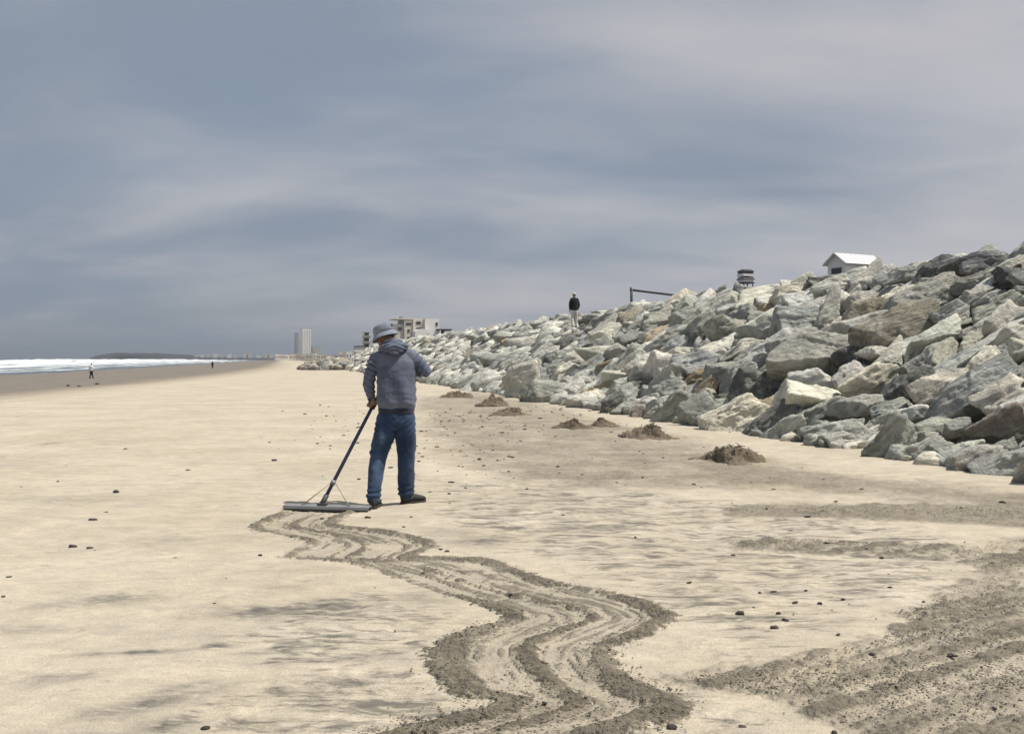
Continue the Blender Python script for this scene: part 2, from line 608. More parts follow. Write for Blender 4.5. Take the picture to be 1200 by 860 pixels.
def build_ground():
    rows = list(np.linspace(-25, 2.2, 14))
    rows += [EYE * FPX / (p - HZ) for p in np.linspace(930, 486, 640)]
    rows += list(np.geomspace(25.3, 12000, 115))
    rows = np.array(sorted(rows))
    dense = np.linspace(-1, 1, 620)
    side = np.geomspace(1.01, 2.6, 16)
    cols = np.concatenate([-side[::-1], dense, side])
    W = np.maximum(1.8, 0.60 * rows + 0.5)
    X = (W[:, None] * cols[None, :]).ravel()
    Y = np.repeat(rows, len(cols))
    n = len(X)
    z = base_z(X, Y) + undul(X, Y)
    till, streak, dark, wet, grey = (np.zeros(n) for _ in range(5))

    d = edge_u(Y) - (X + SH * Y)
    wob = 1.6 * fbm(np.stack([X * 0.11, Y * 0.05], 1), 3, 3)
    wet[:] = sstep(-0.6, 11, d + wob)
    near = (Y > 1.5) & (Y < 60) & (np.abs(X) < 40)
    idx = np.where(near)[0]
    x, y = X[idx], Y[idx]
    p2 = np.stack([x, y], 1)
    rough = fbm(p2 * 2.3, 4, 21)
    fine = fbm(p2 * 9.0, 3, 22)
    clod = fbm(p2 * 26.0, 3, 23, 0.6)

    # ---- zones of driven-over and trodden sand
    w = 0.10 * rough + 0.06 * fine
    za = poly_mask(x, y, [(490, 466), (560, 459), (640, 474), (740, 500), (860, 530), (960, 552), (1100, 566), (1290, 588), (1290, 604), (1080, 590), (900, 572), (720, 572), (620, 563), (545, 540), (500, 505)], 0.55, w * 3)
    zb = poly_mask(x, y, ZB_PX, 0.12, w)
    zc = poly_mask(x, y, ZC_PX, 0.09, w)
    ta_, tb_ = np.array(G(800, 795)), np.array(G(1200, 705))    # wheel marks run obliquely across the zone
    td_ = (tb_ - ta_) / np.linalg.norm(tb_ - ta_)
    al, ac = x * td_[0] + y * td_[1], -x * td_[1] + y * td_[0]
    ruts = 0.5 + 0.75 * fbm(np.stack([al * 0.45, ac * 10 + 0.5 * vnoise(p2 * 0.8, 33)], 1), 3, 31)
    zc_t = zc * np.clip(0.36 + 0.52 * sstep(0.3, 0.7, ruts) + 0.25 * rough + 0.2 * fine, 0.05, 1)
    grey_n = np.maximum(0.95 * za * (0.75 + 0.45 * rough), 0.85 * zb)
    grey_n = np.maximum(grey_n, np.clip(zc_t * 1.05, 0, 1))
    till_n = 0.32 * zc * sstep(0.1, 0.6, 0.5 * fine + 0.5 * clod + 0.9 * (ruts - 0.4)) + 0.28 * zb * sstep(0.1, 0.6, fine + rough * 0.5)

    # ---- the raked band: outer ridges, a middle ridge and combing between them
    L, M_, R_ = smooth_poly(TL, 900), smooth_poly(TM, 900), smooth_poly(TR, 900)
    nb = 33
    bb = np.linspace(0, 1, nb)[:, None, None]
    S = np.where(bb < 0.5, L * (1 - 2 * bb) + M_ * (2 * bb), M_ * (2 - 2 * bb) + R_ * (2 * bb - 1))
    ext = np.concatenate([(L + (L - M_) * k)[None] for k in (0.5, 0.25)] + [S] + [(R_ + (R_ - M_) * k)[None] for k in (0.25, 0.5)])
    bvals = np.concatenate([[-0.25, -0.125], np.linspace(0, 1, nb), [1.125, 1.25]])
    lo, hi = ext.reshape(-1, 2).min(0), ext.reshape(-1, 2).max(0)
    sel = np.where((x > lo[0] - .05) & (x < hi[0] + .05) & (y > lo[1] - .05) & (y < hi[1] + .05))[0]
    kd = kdtree.KDTree(ext.shape[0] * 450)
    flat, meta = [], []
    for i in range(ext.shape[0]):
        for j in range(0, 900, 2):
            kd.insert((ext[i, j, 0], ext[i, j, 1], 0), len(meta))
            meta.append((bvals[i], j / 900))
    kd.balance()
    meta = np.array(meta)
    tb, ta, td = np.zeros(len(sel)), np.zeros(len(sel)), np.zeros(len(sel))
    for k, i in enumerate(sel):
        _, q, dist = kd.find((x[i], y[i], 0))
        tb[k], ta[k] = meta[q]
        td[k] = dist
    xs, ys = x[sel], y[sel]
    cl, rg, fn = clod[sel], rough[sel], fine[sel]
    wid = 0.036 + 0.026 * sstep(0.42, 0.75, ta)

    def line(poly, wd, cut=0.0):
        best = np.full(len(xs), 9.0)
        for j in range(0, 900, 6):
            best = np.minimum(best, np.hypot(xs - poly[j, 0], ys - poly[j, 1]))
        s = sstep(1.05, 0.62, (best + 0.04 * rg + 0.045 * fn + 0.05 * cl) / wd)
        return s * (1 - cut * sstep(-0.1, 0.35, fbm(np.stack([ta * 26, tb * 3], 1), 2, 44)))

    ridge = np.maximum(np.maximum(line(L, wid * 1.0 + 0.02, 0.35), line(R_, wid * 1.1 + 0.025, 0.3)), line(M_, wid * 0.8, 0.75))
    comb_n = fbm(np.stack([tb * 24, ta * 16], 1), 3, 41, 0.65)
    inside = sstep(-0.06, 0.05, tb) * sstep(1.06, 0.95, tb) * (td < 0.12)
    comb = inside * sstep(0.02, 0.32, comb_n + 0.35 * fn + 0.3 * cl - 0.05)
    T = np.maximum(ridge, 0.70 * comb * (0.55 + 0.45 * sstep(0.7, 0.2, ta)))
    T = T * sstep(0.0, 0.008, ta)
    till_n[sel] = np.maximum(till_n[sel], np.clip(T, 0, 1))
    grey_n[sel] = np.maximum(grey_n[sel], 0.30 * inside * (td < .1))
    hgt = np.zeros(len(x))
    hgt[sel] = 0.011 * ridge * (0.8 + 1.7 * cl + 0.8 * fn) - 0.010 * inside * (1 - ridge) + 0.006 * comb * cl + 0.007 * comb_n * inside

    # ---- streaks of dark mineral sand
    sm = 0.85 * poly_mask(x, y, [(480, 556), (760, 572), (1000, 600), (1180, 640), (1140, 690), (1060, 720), (1000, 760), (860, 786), (800, 760), (700, 680), (560, 640), (500, 610)], 0.5, w * 2)
    sm = np.maximum(sm, 0.75 * poly_mask(x, y, [(780, 800), (900, 815), (1010, 870), (980, 940), (760, 940), (790, 850)], 0.2, w))
    sm = np.maximum(sm, 0.95 * poly_mask(x, y, [(270, 712), (420, 690), (530, 700), (560, 735), (520, 770), (555, 820), (470, 880), (250, 900), (200, 850), (330, 790), (300, 750)], 0.35, w * 2))
    sm = np.maximum(sm, 0.30)
    stroke = np.zeros(len(x))
    for (cx, cy, lx, ly, ang, s) in [(140, 703, 52, 7, 0, 1.0), (120, 706, 90, 9, 0, .5), (300, 716, 60, 10, -3, .9), (360, 708, 40, 5, -8, .9), (60, 712, 45, 6, 0, .4), (45, 738, 70, 8, -3, .5), (170, 764, 85, 3.2, -4, 1.0),
                                     (250, 758, 30, 4, -4, 1.0), (70, 795, 70, 10, -8, .5), (170, 825, 75, 12, -14, .9), (210, 806, 45, 6, -14, .8), (190, 850, 50, 10, -5, .7), (330, 760, 60, 6, -6, .7), (420, 770, 60, 8, -6, .7),
                                     (400, 800, 50, 7, -5, .6), (60, 585, 90, 6, 0, .35), (180, 635, 70, 5, -4, .3), (560, 635, 45, 7, 0, .7), (520, 625, 40, 6, 0, .5), (330, 690, 30, 4, 0, .5), (60, 520, 20, 4, 0, .5), (30, 545, 60, 5, 0, .25),
                                     (480, 700, 50, 9, 0, .5), (600, 700, 40, 5, 0, .3), (680, 620, 40, 4, 0, .6), (760, 640, 35, 3, 0, .5)]:
        gx, gy = G(cx, cy)
        k = gy / FPX
        rx, ry = lx * k, max(ly, 2.5) * gy * gy / (EYE * FPX)
        dx, dy = x - gx, y - gy
        sh = math.tan(R(ang)) * gy / EYE
        e = (dx / rx) ** 2 + ((dy + sh * dx) / ry) ** 2
        stroke = np.maximum(stroke, s * np.exp(-e * 1.3) * (0.8 + 0.5 * fine))
    # soft footprints, dents and ripples
    dents = sstep(0.35, 0.75, fbm(p2 * np.array([3.0, 3.0]) + 9, 2, 61))
    hgt += -0.012 * dents * (0.3 + 0.7 * np.maximum(za, zb)) + 0.006 * fine
    hgt += 0.0085 * (vnoise(np.stack([x * 2.2, y * 6.5], 1) + 0.8 * fine[:, None], 62)) * sm
    hgt += np.maximum(zc, 0.6 * np.maximum(za, zb)) * (0.017 * clod + 0.018 * fine + 0.022 * (ruts - .5) * zc)
    hgt *= sstep(45, 18, y)
    z[idx] += hgt
    till[idx], streak[idx], dark[idx], grey[idx] = till_n, sm * sstep(40, 20, y), np.clip(stroke, 0, 1), grey_n
    nr, nc = len(rows), len(cols)
    a = (np.arange(nr - 1)[:, None] * nc + np.arange(nc - 1)[None, :]).ravel()
    F = np.stack([a, a + 1, a + nc + 1, a + nc], 1)
    me = np_mesh('sand', np.stack([X, Y, z], 1), F)
    for k, v in (('till', till), ('streak', streak), ('dark', dark), ('wet', wet), ('grey', grey)):
        f_attr(me, k, v)
    tag(link('sand', me, SAND), kind='structure', label='pale beige beach sand with darker raked and driven-over bands', category='sand')


crumb_lines = (smooth_poly(TL, 600), smooth_poly(TR, 600), smooth_poly(TM, 600))
build_ground()


def sand_crumbs():
    """broken damp crumbs thrown up by the rake and the wheels"""
    r = np.random.default_rng(44)
    pos, siz = [], []
    for li, cnt in ((0, 2000), (1, 2300), (2, 1000)):
        poly = crumb_lines[li]
        j = (r.random(cnt) ** 0.8 * 600).astype(int)
        wd = 0.03 + 0.055 * sstep(250, 450, j)
        off = r.normal(size=(cnt, 2)) * wd[:, None]
        pos.append(poly[j] + off)
        siz.append(r.uniform(0.0014, 0.0036, cnt) * (0.7 + 0.5 * sstep(100, 400, j)) * np.where(r.random(cnt) < 0.08, 1.7, 1))
    for (ax, ay, bx, by, cnt, sp) in ((800, 795, 1200, 700, 1500, .12), (820, 806, 1200, 790, 1500, .14), (900, 770, 1200, 640, 1300, .25), (1000, 850, 1200, 800, 900, .2), (860, 637, 1200, 630, 900, .10), (840, 598, 1200, 600, 700, .16), (1020, 740, 1200, 760, 900, .22)):
        (x0, y0), (x1, y1) = G(ax, ay), G(bx, by)
        t = r.random(cnt)
        pos.append(np.stack([x0 + t * (x1 - x0), y0 + t * (y1 - y0)], 1) + r.normal(size=(cnt, 2)) * sp)
        siz.append(r.uniform(0.0015, 0.0048, cnt))
    P, S = np.concatenate(pos), np.concatenate(siz)
    P[:, 1] = np.maximum(P[:, 1], 1.6)
    keep = np.ones(len(P), bool)
    n0 = 2000 + 2300 + 1000
    q = P[n0:]
    keep[n0:] = np.maximum(poly_mask(q[:, 0], q[:, 1], ZC_PX, 0.09, -0.03), poly_mask(q[:, 0], q[:, 1], ZB_PX, 0.09, -0.03)) > 0.5
    P, S = P[keep], S[keep]
    z = base_z(P[:, 0], P[:, 1]) + undul(P[:, 0], P[:, 1]) + S * 0.4 + 0.006
    bm = bmesh.new()
    bmesh.ops.create_icosphere(bm, subdivisions=1, radius=1.0)
    d = np.array([v.co[:] for v in bm.verts])
    F = np.array([[v.index for v in f.verts] for f in bm.faces])
    bm.free()
    n, k = len(P), len(d)
    V = d[None] * S[:, None, None] * np.stack([r.uniform(.8, 1.7, n), r.uniform(.8, 1.5, n), r.uniform(.5, .9, n)], 1)[:, None, :] * r.uniform(.7, 1.3, (n, k, 1))
    V = V + np.concatenate([P, z[:, None]], 1)[:, None, :]
    me = np_mesh('sand_crumbs', V.reshape(-1, 3), (F[None] + (np.arange(n) * k)[:, None, None]).reshape(-1, 3))
    f_attr(me, 'till', np.repeat(r.uniform(.5, 1, n), k))
    tag(link('sand_crumbs', me, SAND), 'damp crumbs of turned-up sand along the rake marks', 'sand', kind='stuff')


sand_crumbs()


# ------------------------------------------------------------------ the sea
def build_sea():
    s = np.concatenate([np.linspace(40, 400, 150), np.geomspace(403, 14000, 140)])
    dd = np.concatenate([np.arange(22, 420, 1.4), np.geomspace(422, 15000, 50)])
    Sg, D = np.meshgrid(s, dd, indexing='ij')
    Sg, D = Sg.ravel(), D.ravel()
    X = edge_u(Sg) - D - SH * Sg
    Y = Sg.copy()
    p = np.stack([D, Sg], 1)
    z = np.full(len(X), -1.05)
    foam = np.zeros(len(X))
    bend = 10 * fbm(np.stack([Sg * 0.006, D * 0.004], 1), 3, 71)
    for (d0, h, wdt, seed, fr) in ((52, .10, 5, 1, .9), (64, .16, 6, 2, .8), (80, .35, 7, 3, .9), (101, .6, 8, 4, .75), (128, .9, 9, 5, .85), (160, 1.7, 10, 6, .8), (200, 2.5, 12, 7, .8), (250, 2.9, 13, 8, .6), (310, 1.1, 15, 9, .25), (370, .9, 16, 10, .12)):
        q = D - d0 - bend - 4 * fbm(np.stack([Sg * 0.02, Sg * 0], 1), 2, 80 + seed)
        on = 0.45 + 0.55 * sstep(-0.35, 0.3, fbm(np.stack([Sg * 0.011, Sg * 0 + seed], 1), 3, 90 + seed))
        prof = np.where(q > 0, np.exp(-(q / wdt) ** 2), np.exp(-(q / (wdt * 0.45)) ** 2))
        z += h * on * prof * (1 + 0.18 * fbm(p * 0.35, 3, seed))
        br = sstep(0.5 - fr * 0.5, 0.75 - fr * 0.35, on)
        tail = np.where(q > 0, np.exp(-(q / (wdt * 0.5)) ** 2), np.exp(-np.abs(q) / (wdt * 1.3)))
        foam = np.maximum(foam, tail * br * min(1, 0.55 + h))
    # churned white water lying between the breakers
    foam = np.maximum(foam, 0.5 * sstep(46, 60, D) * sstep(240, 120, D) * sstep(0.0, 0.4, fbm(np.stack([D * 0.09, Sg * 0.02], 1), 4, 77)))
    z += 0.05 * fbm(p * 0.2, 3, 70) * sstep(60, 120, D)
    nr, nc = len(s), len(dd)
    a = (np.arange(nr - 1)[:, None] * nc + np.arange(nc - 1)[None, :]).ravel()
    me = np_mesh('sea', np.stack([X, Y, z], 1), np.stack([a, a + nc, a + nc + 1, a + 1], 1))
    f_attr(me, 'foam', foam)
    m, nt, b = new_mat('sea_water')
    co = obj_co(nt)
    f = attr(nt, 'foam')
    nz = noise(nt, mapping(nt, co, (0.5, 0.16, 1), (0, 0, R(13))), 1.0, 6, 0.7, 0.4)
    k = ramp(nt, math_node(nt, 'ADD', f, math_node(nt, 'MULTIPLY', math_node(nt, 'SUBTRACT', nz, 0.5), 1.5)), 0.36, 0.70)
    deep = mix_col(nt, noise(nt, co, 0.02, 3), (0.055, 0.085, 0.095), (0.085, 0.115, 0.12))
    nt.links.new(mix_col(nt, k, deep, (0.66, 0.68, 0.69)), b.inputs['Base Color'])
    nt.links.new(math_node(nt, 'ADD', math_node(nt, 'MULTIPLY', k, 0.6), 0.22), b.inputs['Roughness'])
    b.inputs['IOR'].default_value = 1.33
    bump(nt, b, noise(nt, mapping(nt, co, (0.9, 0.35, 1), (0, 0, R(13))), 1.0, 5, 0.65), 0.7, 0.25)
    tag(link('sea', me, m), kind='structure', label='grey sea with white breaking surf along the beach', category='sea')


build_sea()

# ------------------------------------------------------------------ the rock revetment
TOE, RUN, SLOPE = 8.86, 6.96, 1 / 1.8
CREST = RUN * SLOPE


def slope_h(u):
    return np.clip((u - TOE) * SLOPE, 0, CREST)


def bank_u(y):                                            # the far end swings landward a little, as the coast does
    return np.interp(y, [0, 150, 220, 500], [0, 0, 3, 20])


def build_bank():
    ys = np.concatenate([np.linspace(4, 60, 90), np.geomspace(61, 420, 60)])
    us = np.concatenate([np.linspace(TOE - 0.4, TOE + RUN + 0.6, 34), [19, 25, 40, 70, 130, 260]])
    U, Y = np.meshgrid(us, ys, indexing='ij')
    U, Y = U.ravel(), Y.ravel()
    z = slope_h(U + 0.0) - 1.3 + 0.12 * fbm(np.stack([U * 1.5, Y * 1.5], 1), 3, 5)
    z = np.where(U > TOE + RUN + 1, CREST - 0.45, z)
    me = np_mesh('embankment', np.stack([U - SH * Y + bank_u(Y), Y, z], 1), grid_faces(len(us), len(ys)))
    tag(link('embankment', me, simple_mat('rubble_earth', (0.15, 0.14, 0.12), 0.95, 0.4, 2.5, 0, 0.05, 8)), kind='structure')


def grid_faces(nr, nc):
    a = (np.arange(nr - 1)[:, None] * nc + np.arange(nc - 1)[None, :]).ravel()
    return np.stack([a, a + nc, a + nc + 1, a + 1], 1)


build_bank()

ICO = {}
for lv in (2, 3, 4, 5, 6):
    bm = bmesh.new()
    bmesh.ops.create_icosphere(bm, subdivisions=lv + 0, radius=1.0)
    ICO[lv] = (np.array([v.co[:] for v in bm.verts]), np.array([[v.index for v in f.verts] for f in bm.faces]))
    bm.free()


def rock_points(seed, a, b, c, level):
    """a broken quarry block: soft-edged polytope, slabby, with layered ledges and chips; local x is its length"""
    r = np.random.default_rng(seed)
    d, F = ICO[level]
    k = r.integers(6, 11)
    n = r.normal(size=(k, 3))
    n /= np.linalg.norm(n, axis=1)[:, None]
    h = r.uniform(0.58, 0.95, k)
    axes = np.array([[1, 0, 0], [-1, 0, 0], [0, 1, 0], [0, -1, 0], [0, 0, 1], [0, 0, -1]], float)
    axes += r.normal(scale=0.22, size=axes.shape)
    axes /= np.linalg.norm(axes, axis=1)[:, None]
    n = np.vstack([n, axes])
    h = np.concatenate([h, r.uniform(0.66, 0.92, 6)])
    q = r.uniform(30, 80)
    t = np.maximum(d @ n.T, 1e-4) / h
    tm = t.max(1)
    rad = ((t / tm[:, None]) ** q).sum(1) ** (-1 / q) / tm
    p = d * rad[:, None] * np.array([a, b, c])
    size = (a * b * c) ** (1 / 3)
    o = r.uniform(-50, 50, 3)
    # ledges along the bedding
    sn = np.array([r.normal(scale=.25), r.normal(scale=.35), 1.0])
    sn /= np.linalg.norm(sn)
    lay = (p @ sn) / (size * r.uniform(0.22, 0.4)) + 0.7 * vnoise(p / size * 1.1 + o, 3)
    li = np.floor(lay)
    fr = lay - li
    hs = _hash(li.astype(np.int64), li.astype(np.int64) * 0, li.astype(np.int64) * 0, int(seed) % 9973) - 0.5
    h2 = _hash(li.astype(np.int64) + 1, li.astype(np.int64) * 0, li.astype(np.int64) * 0, int(seed) % 9973) - 0.5
    step = hs + (h2 - hs) * sstep(0.8, 1.0, fr)
    disp = 0.15 * step + 0.10 * fbm(p / size * 1.3 + o, 3, 5) - 0.13 * np.abs(fbm(p / size * 2.6 + o, 3, 8))
    if level >= 4:
        disp = disp + 0.045 * fbm(p / size * 6 + o, 3 + (level > 5), 9, 0.6)
    rr = np.linalg.norm(p, axis=1)[:, None]
    p = p + p / rr * (disp * size)[:, None]
    return p, F


TONES = {
    'g': ((0.40, 0.40, 0.372), 'grey'),
    'n': ((0.385, 0.39, 0.35), 'greenish'),
    'l': ((0.60, 0.595, 0.54), 'pale grey'),
    'w': ((0.70, 0.665, 0.57), 'cream'),
    't': ((0.43, 0.35, 0.24), 'tan'),
    'd': ((0.165, 0.168, 0.163), 'dark grey'),
    'b': ((0.345, 0.305, 0.255), 'brownish'),
}

boulders = []                                             # dicts: centre, half sizes, rotation matrix, tone


def axes_matrix(theta, yaw, roll):
    """long axis rising to the landward side at theta, turned by yaw about the vertical, rolled about itself"""
    return Matrix.Rotation(yaw, 3, 'Z') @ Matrix.Rotation(-theta, 3, 'Y') @ Matrix.Rotation(roll, 3, 'X')


def add_boulder(x, y, z, a, b, c, theta, yaw, roll, tone, hero=False):
    boulders.append(dict(p=(x, y, z), s=(a, b, c), M=axes_matrix(theta, yaw, roll), tone=tone, hero=hero, u=x + SH * y - float(bank_u(y))))


def hero_rock(cx, cy, L, Wd, ang, tone, push=0.0):
    px, py = 800 + cx / 2.965, 280 + cy / 2.965
    # the ray through the pixel meets the slope plane: z = (x + SH y - TOE) * SLOPE
    kx, kz = (px - CX) / FPX, -(py - HZ) / FPX
    y = (-EYE - TOE * SLOPE) / (kz - (kx + SH) * SLOPE)
    x, z = kx * y, EYE + kz * y
    m = y / FPX / 2.965
    a, c = L * m / 2 * 1.12, Wd * m / 2 * 0.98
    b = max(0.55 * a, min(0.95 * a, 1.2 * c)) * random.uniform(0.85, 1.05)
    y += b * 0.35 + push
    x -= 0.05 * a
    add_boulder(x + 0.10, y, max(z - 0.42 * c, c * 0.22), a, b, c, R(ang), random.uniform(-0.3, 0.3), random.uniform(-0.7, -0.2), tone, True)


HERO = [(1050, 72, 200, 100, 6, 'd'), (1140, 115, 120, 110, -5, 'd'), (850, 195, 330, 130, 27, 'n'), (750, 130, 150, 60, 25, 'g'), (690, 105, 110, 50, 15, 'l'), (1010, 185, 160, 80, 20, 'g'), (1075, 225, 210, 85, 32, 'n'),
        (1140, 290, 190, 130, 35, 'l'), (690, 285, 280, 125, 10, 'l'), (910, 250, 150, 70, 27, 'n'), (470, 155, 120, 75, -5, 'd'), (365, 195, 140, 80, 20, 'w'), (520, 185, 110, 70, 20, 'g'), (400, 250, 180, 70, 25, 'n'),
        (490, 285, 140, 100, 32, 'l'), (295, 205, 100, 70, 25, 'l'), (225, 240, 80, 50, 10, 'd'), (150, 285, 130, 65, 30, 'g'), (205, 375, 180, 75, 25, 'l'), (365, 340, 130, 80, 30, 'g'), (400, 405, 210, 110, 20, 'n'),
        (565, 405, 110, 90, 15, 'd'), (670, 385, 120, 80, 10, 'w'), (440, 490, 240, 150, 15, 'l'), (640, 480, 200, 120, 25, 'w'), (870, 335, 270, 100, 30, 'l'), (1015, 345, 150, 100, 20, 'w'), (900, 490, 210, 130, 30, 'w'),
        (1010, 520, 350, 165, 32, 'g'), (1110, 620, 240, 190, 30, 'b'), (470, 600, 220, 120, 25, 'n'), (255, 590, 180, 150, 35, 't'), (145, 545, 95, 85, 20, 'd'), (55, 472, 130, 65, 10, 't'), (75, 615, 200, 90, 10, 'n'),
        (530, 665, 270, 100, 20, 'l'), (700, 625, 220, 100, 20, 'n'), (805, 590, 100, 75, 5, 'l'), (820, 705, 170, 95, 10, 'g'), (690, 725, 105, 95, 25, 'b'), (930, 745, 230, 70, 15, 'l'), (1050, 765, 230, 95, 20, 'n'),
        (1165, 740, 80, 120, 30, 'd'), (345, 668, 85, 65, 20, 'b'), (285, 655, 75, 55, 10, 'g'), (590, 730, 140, 55, 8, 'w'), (1165, 370, 90, 100, 20, 'w'), (785, 435, 120, 100, 20, 'g'), (195, 480, 170, 70, 25, 'n'),
        (300, 470, 130, 85, 30, 'g'), (80, 530, 65, 65, 10, 'w'), (1100, 385, 70, 65, 5, 'g'), (60, 390, 110, 70, 20, 'l'), (20, 300, 100, 60, 20, 'l'), (590, 100, 90, 50, 10, 'g'), (820, 65, 90, 40, 5, 'l'), (940, 45, 110, 45, 10, 'l'),
        (1160, 165, 90, 60, 10, 'g'), (620, 560, 190, 100, 18, 'g'), (940, 640, 110, 70, 20, 'g'), (1240, 560, 220, 160, 30, 'l'), (1230, 420, 200, 120, 28, 'g'), (1250, 250, 220, 140, 22, 'n'), (1260, 700, 220, 150, 20, 'b'),
        (1250, 120, 200, 110, 12, 'g')]
for hr in HERO:
    hero_rock(*hr)

# the rest of the face: loosely packed blocks, long axis mostly lying up the slope
_occ = {}


def note(x, y, z, r):
    _occ.setdefault(int(y // 2), []).append((x, y, z, r))


def free(x, y, z, r):
    k = int(y // 2)
    for j in (k - 1, k, k + 1):
        for (a, b, c, q) in _occ.get(j, ()):
            if (a - x) ** 2 + (b - y) ** 2 + (c - z) ** 2 < (0.80 * (q + r)) ** 2:
                return False
    return True


def settle(bd, slack):
    """sink a block that would stand proud of the levelled crest"""
    (a, b, c), M = bd['s'], bd['M']
    x, y, z = bd['p']
    ext = 0.80 * math.sqrt((M[2][0] * a) ** 2 + (M[2][1] * b) ** 2 + (M[2][2] * c) ** 2)
    u = x + SH * y - float(bank_u(y))
    top = CREST - 0.12 + slack - 0.25 * max(0, TOE + RUN - u - 0.5) if u > TOE + RUN - 2.5 else 99
    bd['p'] = (x, y, min(z, top - ext))


for bd in boulders:
    settle(bd, 0.12)
    note(*bd['p'], (bd['s'][0] + bd['s'][2]) / 2)

rr_ = random.Random(12)


def pick_tone(r):
    return r.choices('gnlwtdb', (28, 20, 30, 10, 2, 6, 4))[0]


for rad_lo, rad_hi, tries, dz in ((0.48, 0.72, 5000, 0.06), (0.34, 0.48, 14000, 0.22), (0.22, 0.33, 14000, 0.52)):
    for _ in range(tries):
        y = 9.0 + 171 * rr_.random() ** 1.3
        u = rr_.uniform(TOE - 0.05, TOE + RUN + 0.5)
        if rad_lo < 0.3 and y > 60:
            continue
        rad = rr_.uniform(rad_lo, rad_hi) * (1.08 if u < TOE + 5 else 0.92) * (0.86 if y > 24 else 0.92)
        z = float(slope_h(u)) - dz - 0.20 * rad
        x = u - SH * y + float(bank_u(y))
        if x / y > 0.66 or not free(x, y, z, rad * 0.92):
            continue
        if abs(x * FPX / y - 73) < 26 and 30 < y < 52 and u > TOE + 4.2 and rad > 0.3:
            continue                                      # the gap where the second man stands
        el = rr_.uniform(1.15, 1.75)
        a, b, c = rad * el, rad * rr_.uniform(0.8, 1.15), rad * rr_.uniform(0.58, 0.92)
        th = max(-8, min(44, rr_.gauss(26, 14)))
        add_boulder(x, y, max(z, 0.25 * c), a, b, c, R(th), rr_.gauss(0, 0.45), rr_.gauss(-0.5, 0.28), pick_tone(rr_))
        settle(boulders[-1], rr_.uniform(-0.05, 0.2))
        note(x, y, z, rad * 0.92)

# low rubble spur running out over the beach beyond the rake man
for _ in range(900):
    y = rr_.uniform(126, 176)
    u0 = 2.6 + (y - 128) * 0.06
    u = rr_.uniform(u0, 12.5)
    rad = rr_.uniform(0.5, 0.95)
    t = min((u - u0) / 3.5, 1)
    z = 0.05 + 1.15 * t * max(0, 1 - abs(y - 148) / 30)
    x = u - SH * y
    if not free(x, y, z, rad * 0.8):
        continue
    add_boulder(x, y, z, rad * 1.4, rad, rad * 0.75, R(rr_.gauss(10, 18)), rr_.uniform(-3, 3), rr_.gauss(0, .4), rr_.choice('bbdgdb'))
    boulders[-1]['spur'] = True
    note(x, y, z, rad * 0.8)


def project(p):
    return CX + p[0] * FPX / p[1], HZ - (p[2] - EYE) * FPX / p[1]


